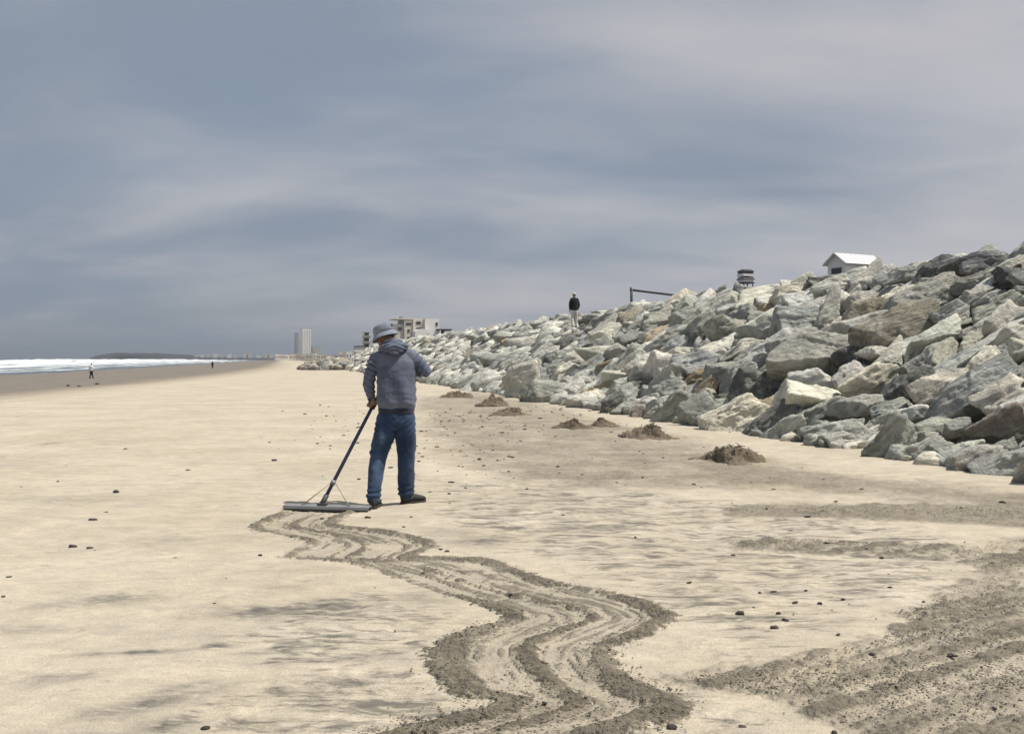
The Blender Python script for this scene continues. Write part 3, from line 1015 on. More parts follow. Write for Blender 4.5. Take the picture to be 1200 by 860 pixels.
def build_boulders():
    for bd in boulders:
        x, y, z = bd['p']
        px, _ = project(bd['p'])
        bd['area'] = (bd['s'][0] * bd['s'][2]) / (y * y) if -60 < px < 1290 else -1
    order = sorted(boulders, key=lambda q: -q['area'])
    single, rest = order[:296], order[296:]
    GROUP = 'boulders of the rock revetment'
    for i, bd in enumerate(single):
        px_size = 2 * bd['s'][0] * FPX / bd['p'][1]
        lv = 6 if px_size > 120 else (5 if px_size > 45 else 4)
        p, F = rock_points(100 + i * 7, *bd['s'], lv)
        me = np_mesh('boulder', p, F)
        col = np.array(TONES[bd['tone']][0]) * random.uniform(0.85, 1.18)
        col = col * np.array([random.uniform(0.96, 1.04), 1.0, random.uniform(0.94, 1.05)])
        c_attr(me, 'rc', col)
        f_attr(me, 'rs', np.full(len(p), random.choice((0.1, 0.3, 0.6, 1.0))))
        o = link('boulder', me, ROCK)
        o.matrix_world = Matrix.Translation(bd['p']) @ bd['M'].to_4x4()
        L = 2 * bd['s'][0]
        el = bd['s'][0] / max(bd['s'][2], 0.01)
        size = 'huge' if L > 2.3 else 'big' if L > 1.6 else 'medium' if L > 1.1 else 'small'
        shape = 'flat' if el > 2.2 else 'long' if el > 1.65 else 'blocky'
        if bd.get('spur'):
            where = 'in the low spur'
        else:
            f = (bd['u'] - TOE) / RUN
            where = 'at the rock slope foot' if f < 0.2 else 'low on the rock slope' if f < 0.42 else 'halfway up the rock slope' if f < 0.66 else 'high on the rock slope' if f < 0.88 else 'on the rock slope crest'
        tag(o, f"{size} {shape} {TONES[bd['tone']][1]} boulder {where}", 'boulder', GROUP)
        bd['o'], bd['sz'] = o, size
    # where look-alikes share a label, name the neighbour that tells them apart
    seen = {}
    for bd in single:
        seen.setdefault(bd['o']['label'], []).append(bd)
    for lab, lst in seen.items():
        if len(lst) < 2:
            continue
        for bd in lst:
            nb = min((q for q in single if q is not bd), key=lambda q: sum((a - b) ** 2 for a, b in zip(q['p'], bd['p'])))
            bd['o']['label'] = f"{lab} beside a {nb['sz']} {TONES[nb['tone']][1]} one"
    # those too many and too small to pick apart
    V, FF, CC, nv = [], [], [], 0
    for i, bd in enumerate(rest):
        lv = 4 if bd['p'][1] < 40 else 3
        p, F = rock_points(9000 + i * 3, *bd['s'], lv)
        M = np.array(bd['M'])
        V.append(p @ M.T + np.array(bd['p']))
        FF.append(F + nv)
        nv += len(p)
        CC.append(np.tile(np.array(TONES[bd['tone']][0]) * random.uniform(0.85, 1.18), (len(p), 1)))
    me = np_mesh('distant_boulders', np.concatenate(V), np.concatenate(FF))
    c_attr(me, 'rc', np.concatenate(CC))
    f_attr(me, 'rs', np.full(len(me.vertices), 0.5))
    tag(link('distant_boulders', me, ROCK), 'mass of small and far boulders filling the rock slope', 'boulders', kind='stuff')
    # broken rubble in the gaps
    V, FF, CC, nv = [], [], [], 0
    for i in range(2600):
        y = 9.5 + 60 * rr_.random() ** 1.5
        u = rr_.uniform(TOE - 0.25, TOE + RUN + 0.8)
        x = u - SH * y
        s = rr_.uniform(0.07, 0.22)
        p, F = rock_points(50000 + i, s * 1.3, s, s * 0.75, 2)
        M = np.array(axes_matrix(rr_.uniform(-.6, .6), rr_.uniform(0, 6), rr_.uniform(0, 6)))
        zz = float(slope_h(u)) - 0.92 + 0.12 * rr_.random()
        V.append(p @ M.T + np.array([x, y, max(zz, 0.02) if u < TOE + .4 else zz]))
        FF.append(F + nv)
        nv += len(p)
        CC.append(np.tile(np.array(TONES[pick_tone(rr_)][0]), (len(p), 1)))
    me = np_mesh('rubble', np.concatenate(V), np.concatenate(FF))
    c_attr(me, 'rc', np.concatenate(CC))
    tag(link('rubble', me, ROCK), 'small broken stones filling gaps between the boulders', 'rubble', kind='stuff')
    print('boulders', len(boulders), 'rest', len(rest))


build_boulders()

# ------------------------------------------------------------------ cloth, skin and other materials
def cloth_mat(name, col, var=0.25, weave=420.0, fade_lit=None, rough=0.9):
    m, nt, b = new_mat(name)
    co = obj_co(nt)
    n1 = noise(nt, co, 7.0, 5, 0.65)
    n2 = noise(nt, co, 90.0, 3, 0.6)
    c = mix_col(nt, ramp(nt, n1, 0.3, 0.7), tuple(x * (1 - var) for x in col), tuple(x * (1 + var) for x in col))
    c = mix_col(nt, math_node(nt, 'MULTIPLY', n2, 0.4), c, mix_col(nt, 1.0, c, (1.5, 1.5, 1.5), 'MULTIPLY'))
    if fade_lit:  # worn denim on the jeans; painted sunlight on the hoodie
        c = mix_col(nt, attr(nt, 'fade_lit'), c, fade_lit)
    nt.links.new(c, b.inputs['Base Color'])
    b.inputs['Roughness'].default_value = rough
    b.inputs['Specular IOR Level'].default_value = 0.2
    b.inputs['Sheen Weight'].default_value = 0.15
    bump(nt, b, noise(nt, co, weave, 2, 0.5), 0.5, 0.002)
    return m


HOODIE = cloth_mat('hoodie_cotton', (0.092, 0.107, 0.150), 0.2, fade_lit=(0.20, 0.215, 0.255))  # second tone is the cotton as if sunlit
RIB = cloth_mat('rib_knit', (0.028, 0.033, 0.055))
DENIM = cloth_mat('denim', (0.020, 0.038, 0.080), 0.4, fade_lit=(0.20, 0.28, 0.40))
HATM = cloth_mat('hat_cotton', (0.20, 0.225, 0.265), 0.25)
HATD = cloth_mat('hat_band', (0.05, 0.055, 0.075))
SKIN = simple_mat('skin', (0.21, 0.115, 0.075), 0.6, 0.2, 14, 0, 0.002, 120)
SHOEM = simple_mat('shoe_leather', (0.022, 0.021, 0.020), 0.7, 0.4, 18, 0, 0.003, 90)
SOLEM = simple_mat('shoe_sole', (0.035, 0.03, 0.027), 0.9, 0.4, 25)
HAIRM = simple_mat('hair', (0.02, 0.017, 0.015), 0.8, 0.4, 60, 0, 0.004, 200)


def grip_hand(mb, H, h, palm, wrist, rad, finger=0.0095, flip=1):
    """a hand closed round a bar: H grip centre, h bar direction, palm = direction from bar to palm"""
    H, h = Vector(H), Vector(h).normalized()
    palm = Vector(palm)
    palm = (palm - h * palm.dot(h)).normalized()
    side = h.cross(palm) * flip
    rr = rad + finger
    back = H + palm * (rr + 0.008)
    # palm block, then the wrist
    for k in range(4):
        o = 0.033 - 0.022 * k
        mb.capsule(back + h * o - side * 0.018, back + h * o + side * 0.030, 0.014, 0.014)
    mb.chain([back - side * 0.02, back - side * 0.045 + (Vector(wrist) - back) * 0.35, Vector(wrist)], [0.024, 0.026, 0.028])
    for k, ln in enumerate((0.92, 1.0, 0.95, 0.8)):
        o = 0.036 - 0.0235 * k
        pts = []
        for t in (35, 95, 150, 205, 250):
            t = R(t * (0.55 + 0.45 * ln) if t > 100 else t)
            pts.append(H + h * o + (palm * math.cos(t) + side * math.sin(t)) * (rr + (0.004 if t < 1 else 0)))
        mb.chain(pts, [finger * 1.08, finger * 1.05, finger, finger * 0.95, finger * 0.85], 10)
    pts = [back + h * 0.03 - side * 0.03]
    for t in (-60, -110, -150):
        pts.append(H + h * (0.052 + 0.004 * t / -60) + (palm * math.cos(R(t)) + side * math.sin(R(t))) * (rr + 0.003))
    mb.chain(pts, [finger * 1.35, finger * 1.2, finger * 1.1, finger * 0.95], 10)


def head_shapes(mb, c, face, up, s=1.0):
    """skull, jaw, nose, brow, ears round centre c; face and up are directions"""
    f = Vector(face).normalized()
    u = Vector(up)
    u = (u - f * u.dot(f)).normalized()
    r = u.cross(f)
    c = Vector(c)
    M = Matrix((r, f, u)).transposed()

    def P(a, b, d):
        return c + (r * a + f * b + u * d) * s
    mb.ellipsoid(P(0, -0.012, 0.025), (0.076 * s, 0.094 * s, 0.092 * s), M)
    mb.ellipsoid(P(0, 0.018, -0.03), (0.064 * s, 0.074 * s, 0.088 * s), M)
    mb.ellipsoid(P(0, 0.052, -0.085), (0.036 * s, 0.034 * s, 0.03 * s), M)     # chin
    mb.chain([P(-0.05, 0.0, -0.062), P(-0.025, 0.05, -0.088), P(0.025, 0.05, -0.088), P(0.05, 0.0, -0.062)], [0.02 * s, 0.02 * s, 0.02 * s, 0.02 * s])
    mb.chain([P(0, 0.083, 0.005), P(0, 0.103, -0.028), P(0, 0.088, -0.038)], [0.009 * s, 0.013 * s, 0.012 * s])
    for a in (-1, 1):
        mb.ellipsoid(P(a * 0.033, 0.078, 0.012), (0.022 * s, 0.012 * s, 0.010 * s), M)    # brows
        mb.ellipsoid(P(a * 0.078, -0.008, -0.012), (0.008 * s, 0.020 * s, 0.032 * s), M)   # ears
        mb.ellipsoid(P(a * 0.012, 0.082, -0.062), (0.014 * s, 0.010 * s, 0.007 * s), M)    # lips
    return P


# ------------------------------------------------------------------ the man with the rake
MX, MY = (460 - CX) * 9.4 / FPX, 9.4
man = empty('person', (MX, MY, ground_z(MX, MY)))
tag(man, 'man in grey hoodie, blue jeans and brimmed hat pulling a wide rake over the sand', 'person')

RK0 = Vector((-0.632, -0.22, 0.055))                      # rake socket, in the man's frame
GRIP = Vector((-0.197, 0.10, 0.965))
HD = (GRIP - RK0).normalized()
GRIP2 = GRIP + HD * 0.36


def build_man():
    b = MB()
    P = head_shapes(b, (-0.082, 0.095, 1.615), (-0.66, 0.66, -0.36), (-0.12, 0.25, 1))
    b.chain([(0.0, 0.03, 1.46), (-0.03, 0.055, 1.52), (-0.07, 0.08, 1.585)], [0.062, 0.056, 0.058])
    # trunk and limbs under the clothes, so the body is whole
    b.loft([(0.035, 0, 0.84, .14, .09), (0.035, 0, 0.95, .145, .095), (0.035, 0.005, 1.1, .135, .09), (0.03, .02, 1.3, .15, .09), (0.02, .035, 1.42, .14, .075), (0.0, .045, 1.5, .06, .05)])
    b.chain([(-0.145, 0.03, 1.415), (-0.232, 0.02, 1.165), (-0.212, 0.055, 1.03)], [0.045, 0.036, 0.03])
    b.chain([(0.165, 0.03, 1.44), (0.315, 0.045, 1.29), (0.07, 0.24, 1.27)], [0.045, 0.036, 0.03])
    b.chain([(-0.05, 0, 0.86), (-0.128, 0.01, 0.51), (-0.163, -0.14, 0.08)], [0.075, 0.055, 0.04])
    b.chain([(0.115, 0, 0.86), (0.123, 0.05, 0.5), (0.117, 0.12, 0.08)], [0.075, 0.055, 0.04])
    b.chain([(-0.163, -0.15, 0.06), (-0.168, -0.03, 0.04)], [0.032, 0.026])
    b.chain([(0.117, 0.12, 0.06), (0.185, 0.18, 0.04)], [0.032, 0.026])
    grip_hand(b, GRIP, HD, (-0.5, -0.75, 0.25), (-0.214, 0.045, 1.045), 0.017, flip=-1)
    grip_hand(b, GRIP2, HD, (0.8, 0.3, 0.2), (0.085, 0.235, 1.275), 0.017)
    me = remeshed(b, 0.0055, 2)
    link('body', me, SKIN, man)
    # cropped hair at the nape and above the ears
    hb = MB()
    f = Vector((-0.66, 0.66, -0.36)).normalized()
    u = Vector((-0.12, 0.25, 1))
    u = (u - f * u.dot(f)).normalized()
    r = u.cross(f)
    hb.ellipsoid(P(0, -0.022, 0.025), (0.080, 0.090, 0.078), Matrix((r, f, u)).transposed())
    link('hair', remeshed(hb, 0.007, 2), HAIRM, man)

    # ---- hoodie
    h = MB()
    h.loft([(0.037, 0.0, 0.935, .172, .122), (0.037, 0, 0.955, .185, .132), (0.037, 0, 1.0, .193, .138), (0.037, 0, 1.1, .188, .135), (0.036, .005, 1.2, .182, .13), (0.033, .02, 1.3, .186, .124), (0.026, .03, 1.38, .19, .116),
            (0.016, .04, 1.44, .168, .10), (0.0, .05, 1.485, .115, .085), (-0.012, .055, 1.52, .075, .07)], 28, 2.3)
    h.chain([(-0.115, .035, 1.43), (-0.165, .03, 1.405), (-0.215, .022, 1.27), (-0.232, .018, 1.165), (-0.222, .035, 1.10), (-0.214, .045, 1.055)], [.062, .066, .06, .058, .05, .043], 18)
    h.chain([(0.13, .035, 1.45), (0.175, .035, 1.435), (0.25, .035, 1.365), (0.312, .045, 1.29), (0.2, .14, 1.28), (0.11, .215, 1.272)], [.062, .066, .062, .06, .05, .042], 18)
    me = remeshed(h, 0.007, 5)
    co, no = mesh_co(me)
    x, y, z = co.T
    larm = sstep(-0.125, -0.165, x) * sstep(1.46, 1.38, z)
    rarm = sstep(0.20, 0.235, x)
    wr = np.sin((z * 1.0 + x * 0.55 + 0.012 * vnoise(co * 9, 4)) * 2 * np.pi / 0.052 + 2.6 * vnoise(co * 7, 2))
    d = larm * 0.012 * wr * sstep(-0.5, 0.5, vnoise(co * 9, 5)) + rarm * 0.006 * np.sin((x * 0.8 - z * 0.6) * 2 * np.pi / 0.05 + vnoise(co * 6, 3))
    tor = (1 - larm) * (1 - rarm)
    d += tor * (0.009 * fbm(np.stack([x * 7, y * 7, z * 4.2], 1), 3, 31) + 0.008 * sstep(1.12, 0.98, z) * np.sin((z + 0.22 * np.abs(x - 0.03)) * 2 * np.pi / 0.055 + 2 * vnoise(co * 6, 8)) * (0.5 + 0.5 * vnoise(co * 5, 9)))
    d += tor * 0.006 * np.sin((x - 0.03) * 30 + (z - 1.2) * 14) * sstep(1.35, 1.2, z) * (y < 0)
    d += 0.0025 * fbm(co * 30, 2, 12)
    set_co(me, co + no * d[:, None])
    f_attr(me, 'fade_lit', np.clip(0.45 * tor * sstep(1.30, 1.42, z) + 0.30 * tor * sstep(1.08, 0.98, z) + larm * 0.4 * (wr > 0.4), 0, 1))  # sunlight painted in: paler shoulders, band above the hem, left sleeve crease crests
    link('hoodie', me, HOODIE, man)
    hem = MB().loft([(0.037, 0, 0.878, .158, .115), (0.037, 0, 0.884, .170, .122), (0.037, 0, 0.93, .176, .126), (0.037, 0, 0.945, .170, .12)], 36, 2.3)
    me = remeshed(hem, 0.006, 2)
    f_attr(me, 'fade_lit', np.zeros(len(me.vertices)))
    link('hem', me, RIB, man)
    for p0, p1, rr in (((-0.2135, .045, 1.058), (-0.2125, .05, 1.028), .040), ((0.112, .213, 1.272), (0.082, .237, 1.274), .040)):
        c = MB().capsule(p0, p1, rr, rr * .93)
        link('cuff', remeshed(c, 0.006, 1), RIB, man)
    # ---- hood lying on the back
    k = MB()
    k.chain([(-0.125, .045, 1.492), (-0.075, -.035, 1.515), (0.0, -.075, 1.512), (0.06, -.075, 1.515), (0.115, -.03, 1.53), (0.128, .04, 1.52)], [.026, .04, .046, .046, .038, .024])
    k.chain([(-0.06, -.02, 1.555), (0.01, -.042, 1.565), (0.075, -.01, 1.56)], [.03, .036, .03])
    k.chain([(-0.04, -.092, 1.49), (0.035, -.104, 1.462), (0.10, -.075, 1.497)], [.02, .022, .02])
    me = remeshed(k, 0.006, 7)
    co, no = mesh_co(me)
    set_co(me, co + no * (0.005 * np.sin((co[:, 2] + 0.35 * np.abs(co[:, 0] - 0.03)) * 2 * np.pi / 0.034) + 0.004 * fbm(co * 14, 3, 3))[:, None])
    f_attr(me, 'fade_lit', np.full(len(me.vertices), 0.12))
    link('hood', me, HOODIE, man)

    # ---- jeans
    j = MB()
    j.loft([(0.037, 0, 0.74, .11, .09), (0.037, 0, 0.80, .168, .122), (0.036, 0, 0.86, .172, .124), (0.036, 0, 0.92, .158, .112), (0.036, 0, 0.93, .15, .10)], 28, 2.3)
    j.chain([(-0.045, 0, 0.84), (-0.075, 0, 0.70), (-0.112, .005, 0.58), (-0.132, .008, 0.50), (-0.15, -.05, 0.34), (-0.16, -.105, 0.20), (-0.164, -.135, 0.11)], [.108, .102, .092, .086, .076, .070, .070], 20)
    j.chain([(0.118, 0, 0.84), (0.124, .01, 0.70), (0.127, .035, 0.58), (0.126, .05, 0.50), (0.122, .085, 0.34), (0.118, .11, 0.20), (0.116, .118, 0.115)], [.106, .10, .094, .090, .084, .078, .076], 20)
    me = remeshed(j, 0.007, 4)
    co, no = mesh_co(me)
    x, y, z = co.T
    folds = np.sin((z + 0.25 * (x - 0.03) * np.sign(0.03 - x) + 0.02 * vnoise(co * 7, 1)) * 2 * np.pi / 0.075 + 2.0 * vnoise(co * 4, 2))
    d = 0.008 * folds * (0.06 + 0.94 * np.exp(-((z - 0.53) / 0.07) ** 2)) * sstep(-0.3, 0.5, vnoise(co * 6, 6))
    d += 0.007 * np.sin(z * 2 * np.pi / 0.05 + 2.8 * vnoise(co * 7, 3)) * sstep(0.22, 0.12, z)
    d += 0.011 * fbm(np.stack([x * 9, y * 9, z * 5], 1), 3, 51) + 0.004 * np.sin((z - 0.9 * np.abs(x - 0.035)) * 2 * np.pi / 0.06) * sstep(0.66, 0.72, z) * sstep(0.86, 0.8, z)
    d += 0.003 * sstep(0.115, 0.105, z)
    set_co(me, co + no * d[:, None])
    fd = 0.75 * np.exp(-(((x + 0.09) / 0.03) ** 2 + ((z - 0.66) / 0.055) ** 2)) * (y < 0.02) * (0.75 + 0.4 * vnoise(co * np.array([20, 20, 60]), 2))
    fd += 0.24 * np.exp(-(((x + 0.14) / 0.05) ** 2 + ((z - 0.40) / 0.14) ** 2)) + 0.12 * np.exp(-(((x - 0.16) / 0.04) ** 2 + ((z - 0.56) / 0.1) ** 2)) + 0.14 * fbm(co * 5, 3, 9)
    f_attr(me, 'fade_lit', np.clip(fd, 0, 1))
    link('jeans', me, DENIM, man)

    # ---- shoes
    for (hx, hy, ang, nm) in ((-0.166, -0.195, R(86), 'l'), (0.085, 0.085, R(42), 'r')):
        s = MB()
        rings = [(-0.012, .018, .035, .055), (0.0, .034, .0355, .05), (0.04, .038, .05, .0), (0.09, .040, .045, .0), (0.15, .044, .037, .0), (0.20, .046, .030, .0), (0.245, .040, .024, .0), (0.27, .022, .018, .0)]
        v, fcs, seg = [], [], 16
        for (lx, w_, hh, _) in rings:
            for q in range(seg):
                t = 2 * math.pi * q / seg
                v.append((lx, w_ * math.cos(t), 0.018 + hh + hh * math.sin(t)))
        for i in range(len(rings) - 1):
            for q in range(seg):
                e = (q + 1) % seg
                fcs.append((i * seg + q, i * seg + e, (i + 1) * seg + e, (i + 1) * seg + q))
        fcs += [tuple(range(seg))[::-1], tuple((len(rings) - 1) * seg + q for q in range(seg))]
        T = Matrix.Translation((hx, hy, 0)) @ Matrix.Rotation(ang, 4, 'Z')
        s.add(v, fcs, T)
        s.capsule(T @ Vector((0.03, 0, 0.06)), T @ Vector((0.035, 0, 0.11)), 0.042, 0.042)
        sh = link('shoe', remeshed(s, 0.006, 2), SHOEM, man)
        so = MB()
        outl = [(-0.02, 0), (-0.012, .022), (0.02, .038), (0.09, .038), (0.17, .05), (0.22, .048), (0.262, .03), (0.278, 0)]
        outl = outl + [(a, -b_) for a, b_ in outl[-2:0:-1]]
        n = len(outl)
        vv = [(a, b_, 0.0) for a, b_ in outl] + [(a * 1.0, b_ * 0.98, 0.026) for a, b_ in outl]
        so.add(vv, [tuple(range(n))[::-1], tuple(range(n, 2 * n))] + [(i, (i + 1) % n, n + (i + 1) % n, n + i) for i in range(n)], T)
        so.build('sole', SOLEM, sh)

    # ---- brimmed hat, tipped down towards the face
    f2 = Vector((-0.80, 0.50, -0.30)).normalized()
    up = Vector((-0.34, 0.10, 1.0))
    up = (up - f2 * up.dot(f2)).normalized()
    rt = up.cross(f2)
    c0 = Vector((-0.092, 0.085, 1.660))
    seg = 40

    def hat_part(prof, name, mat, parent, thick=0.004):
        v, fc = [], []
        for (rad, hh) in prof:
            for q in range(seg):
                t = 2 * math.pi * q / seg
                ct, sn = math.cos(t), math.sin(t)
                brim = max(0, rad - 0.097)
                dip = -0.22 * brim * ct * ct - 0.25 * brim * max(ct, 0)
                wv = 0.05 * brim * math.sin(3 * t + 0.7)
                lx = rad * (1.10 if rad < 0.12 else 1.08) * ct
                v.append(c0 + f2 * lx + rt * (rad * 0.94 * sn) + up * (hh + dip + wv))
        for i in range(len(prof) - 1):
            for q in range(seg):
                e = (q + 1) % seg
                fc.append((i * seg + q, i * seg + e, (i + 1) * seg + e, (i + 1) * seg + q))
        return MB().add(v, fc).build(name, mat, parent, True)
    crown = hat_part([(0.088, 0.0), (0.099, -0.002), (0.099, 0.022), (0.096, 0.048), (0.088, 0.068), (0.070, 0.084), (0.035, 0.092), (0.002, 0.093)], 'hat', HATM, man)
    hat_part([(0.097, 0.002), (0.110, -0.012), (0.124, -0.030), (0.131, -0.041), (0.132, -0.045), (0.129, -0.046), (0.110, -0.020), (0.096, -0.006), (0.097, 0.002)], 'brim', HATM, crown)
    # dark badge sewn on the crown
    bd = MB()
    for a, bb_, wd_, ht_ in ((0.25, 0.050, 0.03, 0.010), (0.25, 0.033, 0.022, 0.006)):
        for q in range(6):
            t = math.pi + a + (q - 3) * 0.09
            t2 = t + 0.09
            pp = [c0 + f2 * (0.1005 * 1.10 * math.cos(w_)) + rt * (0.1005 * .94 * math.sin(w_)) + up * hz for w_, hz in ((t, bb_ - ht_), (t2, bb_ - ht_), (t2, bb_ + ht_ * .7), (t, bb_ + ht_ * .7))]
            bd.add(pp, [(0, 1, 2, 3)])
    bd.build('badge', HATD, crown)


build_man()


# ------------------------------------------------------------------ the rake
def build_rake():
    rake = empty('beach_rake', (MX, MY, ground_z(MX, MY)))
    tag(rake, 'wide metal beach rake with dark blue handle dragged by the man', 'rake')
    blue = simple_mat('rake_handle_paint', (0.035, 0.045, 0.095), 0.45, 0.3, 12)
    alu = simple_mat('rake_metal', (0.23, 0.235, 0.23), 0.6, 0.3, 9, 0.2, 0.001, 80)
    drk = simple_mat('rake_dark', (0.045, 0.047, 0.05), 0.6, 0.3, 10)
    wood = simple_mat('brace_rod', (0.42, 0.34, 0.25), 0.7, 0.2, 10)
    MB().tube([RK0, RK0 + (GRIP2 - RK0) * 0.5, GRIP2 + HD * 0.12], [0.0175, 0.017, 0.016], 12).build('handle', blue, rake, True)
    A, B_ = Vector((-0.985, -0.205, 0.0)), Vector((-0.165, -0.345, 0.0))
    ax = (B_ - A).normalized()
    nn = Vector((-ax.y, ax.x, 0))
    L = (B_ - A).length
    T = Matrix((ax, nn, Vector((0, 0, 1)))).transposed().to_4x4()
    T.translation = (A + B_) / 2
    plate = MB()
    # sloping top plate with a folded front lip
    sec = [(-0.055, 0.016), (-0.05, 0.040), (0.03, 0.052), (0.05, 0.030), (0.047, 0.026), (0.028, 0.046), (-0.046, 0.034), (-0.05, 0.014)]
    n = len(sec)
    v = [(-L / 2 - (0.02 if b_ < 0 else 0), a, b_c) for (a, b_c) in sec for b_ in (1,)] + [(L / 2, a, b_c) for (a, b_c) in sec]
    plate.add(v, [(i, (i + 1) % n, n + (i + 1) % n, n + i) for i in range(n)] + [tuple(range(n))[::-1], tuple(range(n, 2 * n))], T)
    hp = plate.build('head_plate', alu, rake)
    MB().box((L - 0.02, 0.012, 0.030), (0, -0.046, 0.014), T).build('scraper_bar', drk, rake)
    MB().box((L - 0.02, 0.014, 0.026), (0, 0.036, 0.016), T).build('scraper_bar', drk, rake)
    tooth = None
    for i in range(27):
        xx = -L / 2 + 0.03 + i * (L - 0.06) / 26
        if tooth is None:
            tooth = MB().box((0.008, 0.007, 0.04), (0, 0, 0.0)).mesh('tooth')
        o = link('tooth', tooth, drk, rake)
        o.matrix_local = T @ Matrix.Translation((xx, -0.005, 0.018))
    MB().tube([RK0 - HD * 0.04, RK0 + HD * 0.09], 0.024, 12).build('socket', drk, rake, True)
    col = RK0 + HD * 0.22
    MB().tube([col - HD * 0.02, col + HD * 0.02], 0.024, 12).build('collar', alu, rake, True)
    for xx in (-0.235, 0.215):
        foot = T @ Vector((xx, -0.01, 0.046))
        MB().tube([col + HD * 0.0 + ax * math.copysign(0.02, xx), foot], 0.0055, 8).build('brace', wood, rake, True)
        MB().tube([foot - Vector((0, 0, .006)), foot + Vector((0, 0, .012))], 0.011, 8).build('bolt', alu, rake)
    MB().box((0.09, 0.06, 0.018), (-0.045, 0.0, 0.052), T).build('bracket', drk, hp)


build_rake()


# ------------------------------------------------------------------ people further off
def walker(loc, rz, top, legs, hat, label, height=1.75, stride=0.12, voxel=0.02, bent=0.0):
    g = empty('person', loc, rz)
    g.scale = (height / 1.75,) * 3
    tag(g, label, 'person')
    b = MB()
    head_shapes(b, (0, 0.04 + bent, 1.62), (0, 1, -0.1), (0, 0, 1))
    b.chain([(0, 0, 1.42), (0, 0.02 + bent * .8, 1.53)], [.06, .055])
    b.loft([(0, 0, .86, .13, .09), (0, 0, 1.1, .13, .09), (0, bent * .5, 1.35, .16, .09), (0, bent * .7, 1.45, .12, .07)])
    for s in (-1, 1):
        b.chain([(s * .17, bent * .6, 1.40), (s * .235, -.02, 1.12), (s * .205, .10, .90)], [.045, .036, .028])
        b.chain([(s * .205, .10, .90), (s * .20, .125, .83)], [.028, .03])
        for k in range(4):
            b.chain([(s * (.215 - .012 * k), .118 + .008 * k, .84), (s * (.212 - .012 * k), .14 + .006 * k, .79), (s * (.20 - .010 * k), .135, .75 + .01 * (k == 3))], [.011, .010, .009], 8)
        b.chain([(s * .185, .125, .85), (s * .17, .15, .80)], [.013, .010], 8)
        b.chain([(s * .085, 0, .88), (s * .095, .03, .5), (s * .10, s * stride, .08)], [.075, .055, .04])
        b.chain([(s * .10, s * stride - .02, .05), (s * .11, s * stride + .14, .04)], [.04, .034])
    link('body', remeshed(b, voxel * .6, 2), SKIN, g)
    t = MB()
    t.loft([(0, 0, .84, .175, .125), (0, 0, .9, .19, .135), (0, 0, 1.1, .185, .13), (0, bent * .5, 1.32, .20, .13), (0, bent * .65, 1.43, .17, .105), (0, bent * .75, 1.50, .08, .07)], 24, 2.3)
    for s in (-1, 1):
        t.chain([(s * .15, bent * .6, 1.42), (s * .21, 0, 1.28), (s * .24, -.02, 1.12), (s * .21, .08, .93)], [.065, .06, .055, .042])
    me = remeshed(t, voxel, 3)
    co, no = mesh_co(me)
    set_co(me, co + no * (0.012 * fbm(co * 8, 3, 4))[:, None])
    f_attr(me, 'fade_lit', np.zeros(len(co)))
    link('jacket', me, top, g)
    j = MB()
    j.loft([(0, 0, .74, .12, .1), (0, 0, .82, .17, .125), (0, 0, .93, .155, .115)], 24, 2.3)
    for s in (-1, 1):
        j.chain([(s * .085, 0, .84), (s * .095, .015, .66), (s * .10, .03, .5), (s * .10, s * stride, .10)], [.10, .092, .08, .07])
    me = remeshed(j, voxel, 3)
    co, no = mesh_co(me)
    set_co(me, co + no * (0.010 * fbm(co * np.array([8, 8, 14]), 3, 6))[:, None])
    f_attr(me, 'fade_lit', np.zeros(len(co)))
    link('trousers', me, legs, g)
    for s in (-1, 1):
        link('shoe', remeshed(MB().capsule((s * .10, s * stride - .03, .05), (s * .11, s * stride + .15, .042), .048, .042), voxel * .6, 1), SHOEM, g)
    if hat:
        h = MB().loft([(0, .04 + bent, 1.655, .088, .105), (0, .04 + bent, 1.70, .086, .10), (0, .04 + bent, 1.735, .06, .07), (0, .04 + bent, 1.745, .02, .02)], 20)
        h.loft([(0, .12 + bent, 1.652, .075, .085), (0, .12 + bent, 1.664, .07, .08)], 16)
        link('cap', remeshed(h, voxel * .6, 1), hat, g)
    return g


JBLK = cloth_mat('black_jacket', (0.013, 0.014, 0.018))
WHT = cloth_mat('pale_trousers', (0.55, 0.51, 0.46), 0.1)
WSH = cloth_mat('white_shirt', (0.70, 0.70, 0.70), 0.06)
GREYC = cloth_mat('pale_cap', (0.45, 0.44, 0.42), 0.1)
pw = AT(673, 384, 48)
walker(pw, R(12), JBLK, WHT, GREYC, 'man in black jacket and pale trousers standing on the rock slope', 1.72, 0.05, 0.02)
# the flat stone under his feet
p_, F_ = rock_points(777, .62, .55, .30, 4)
me_ = np_mesh('boulder', p_, F_)
c_attr(me_, 'rc', TONES['l'][0])
f_attr(me_, 'rs', np.full(len(p_), 0.4))
tag(link('boulder', me_, ROCK, None, (pw.x, pw.y, pw.z - 0.21)), 'flat pale boulder under the feet of the man in black jacket', 'boulder', 'boulders of the rock revetment')
py_ = 112.0
px_ = (107 - CX) * py_ / FPX
walker((px_, py_, float(base_z(px_, py_))), R(-8), WSH, JBLK, None, 'person in white shirt and dark trousers walking on wet sand by the surf', 1.75, 0.16, 0.03)
py_ = 230.0
px_ = (249 - CX) * py_ / FPX
walker((px_, py_, float(base_z(px_, py_))), R(20), JBLK, JBLK, None, 'tiny far-off person in dark clothes at the water line', 1.75, 0.12, 0.035)


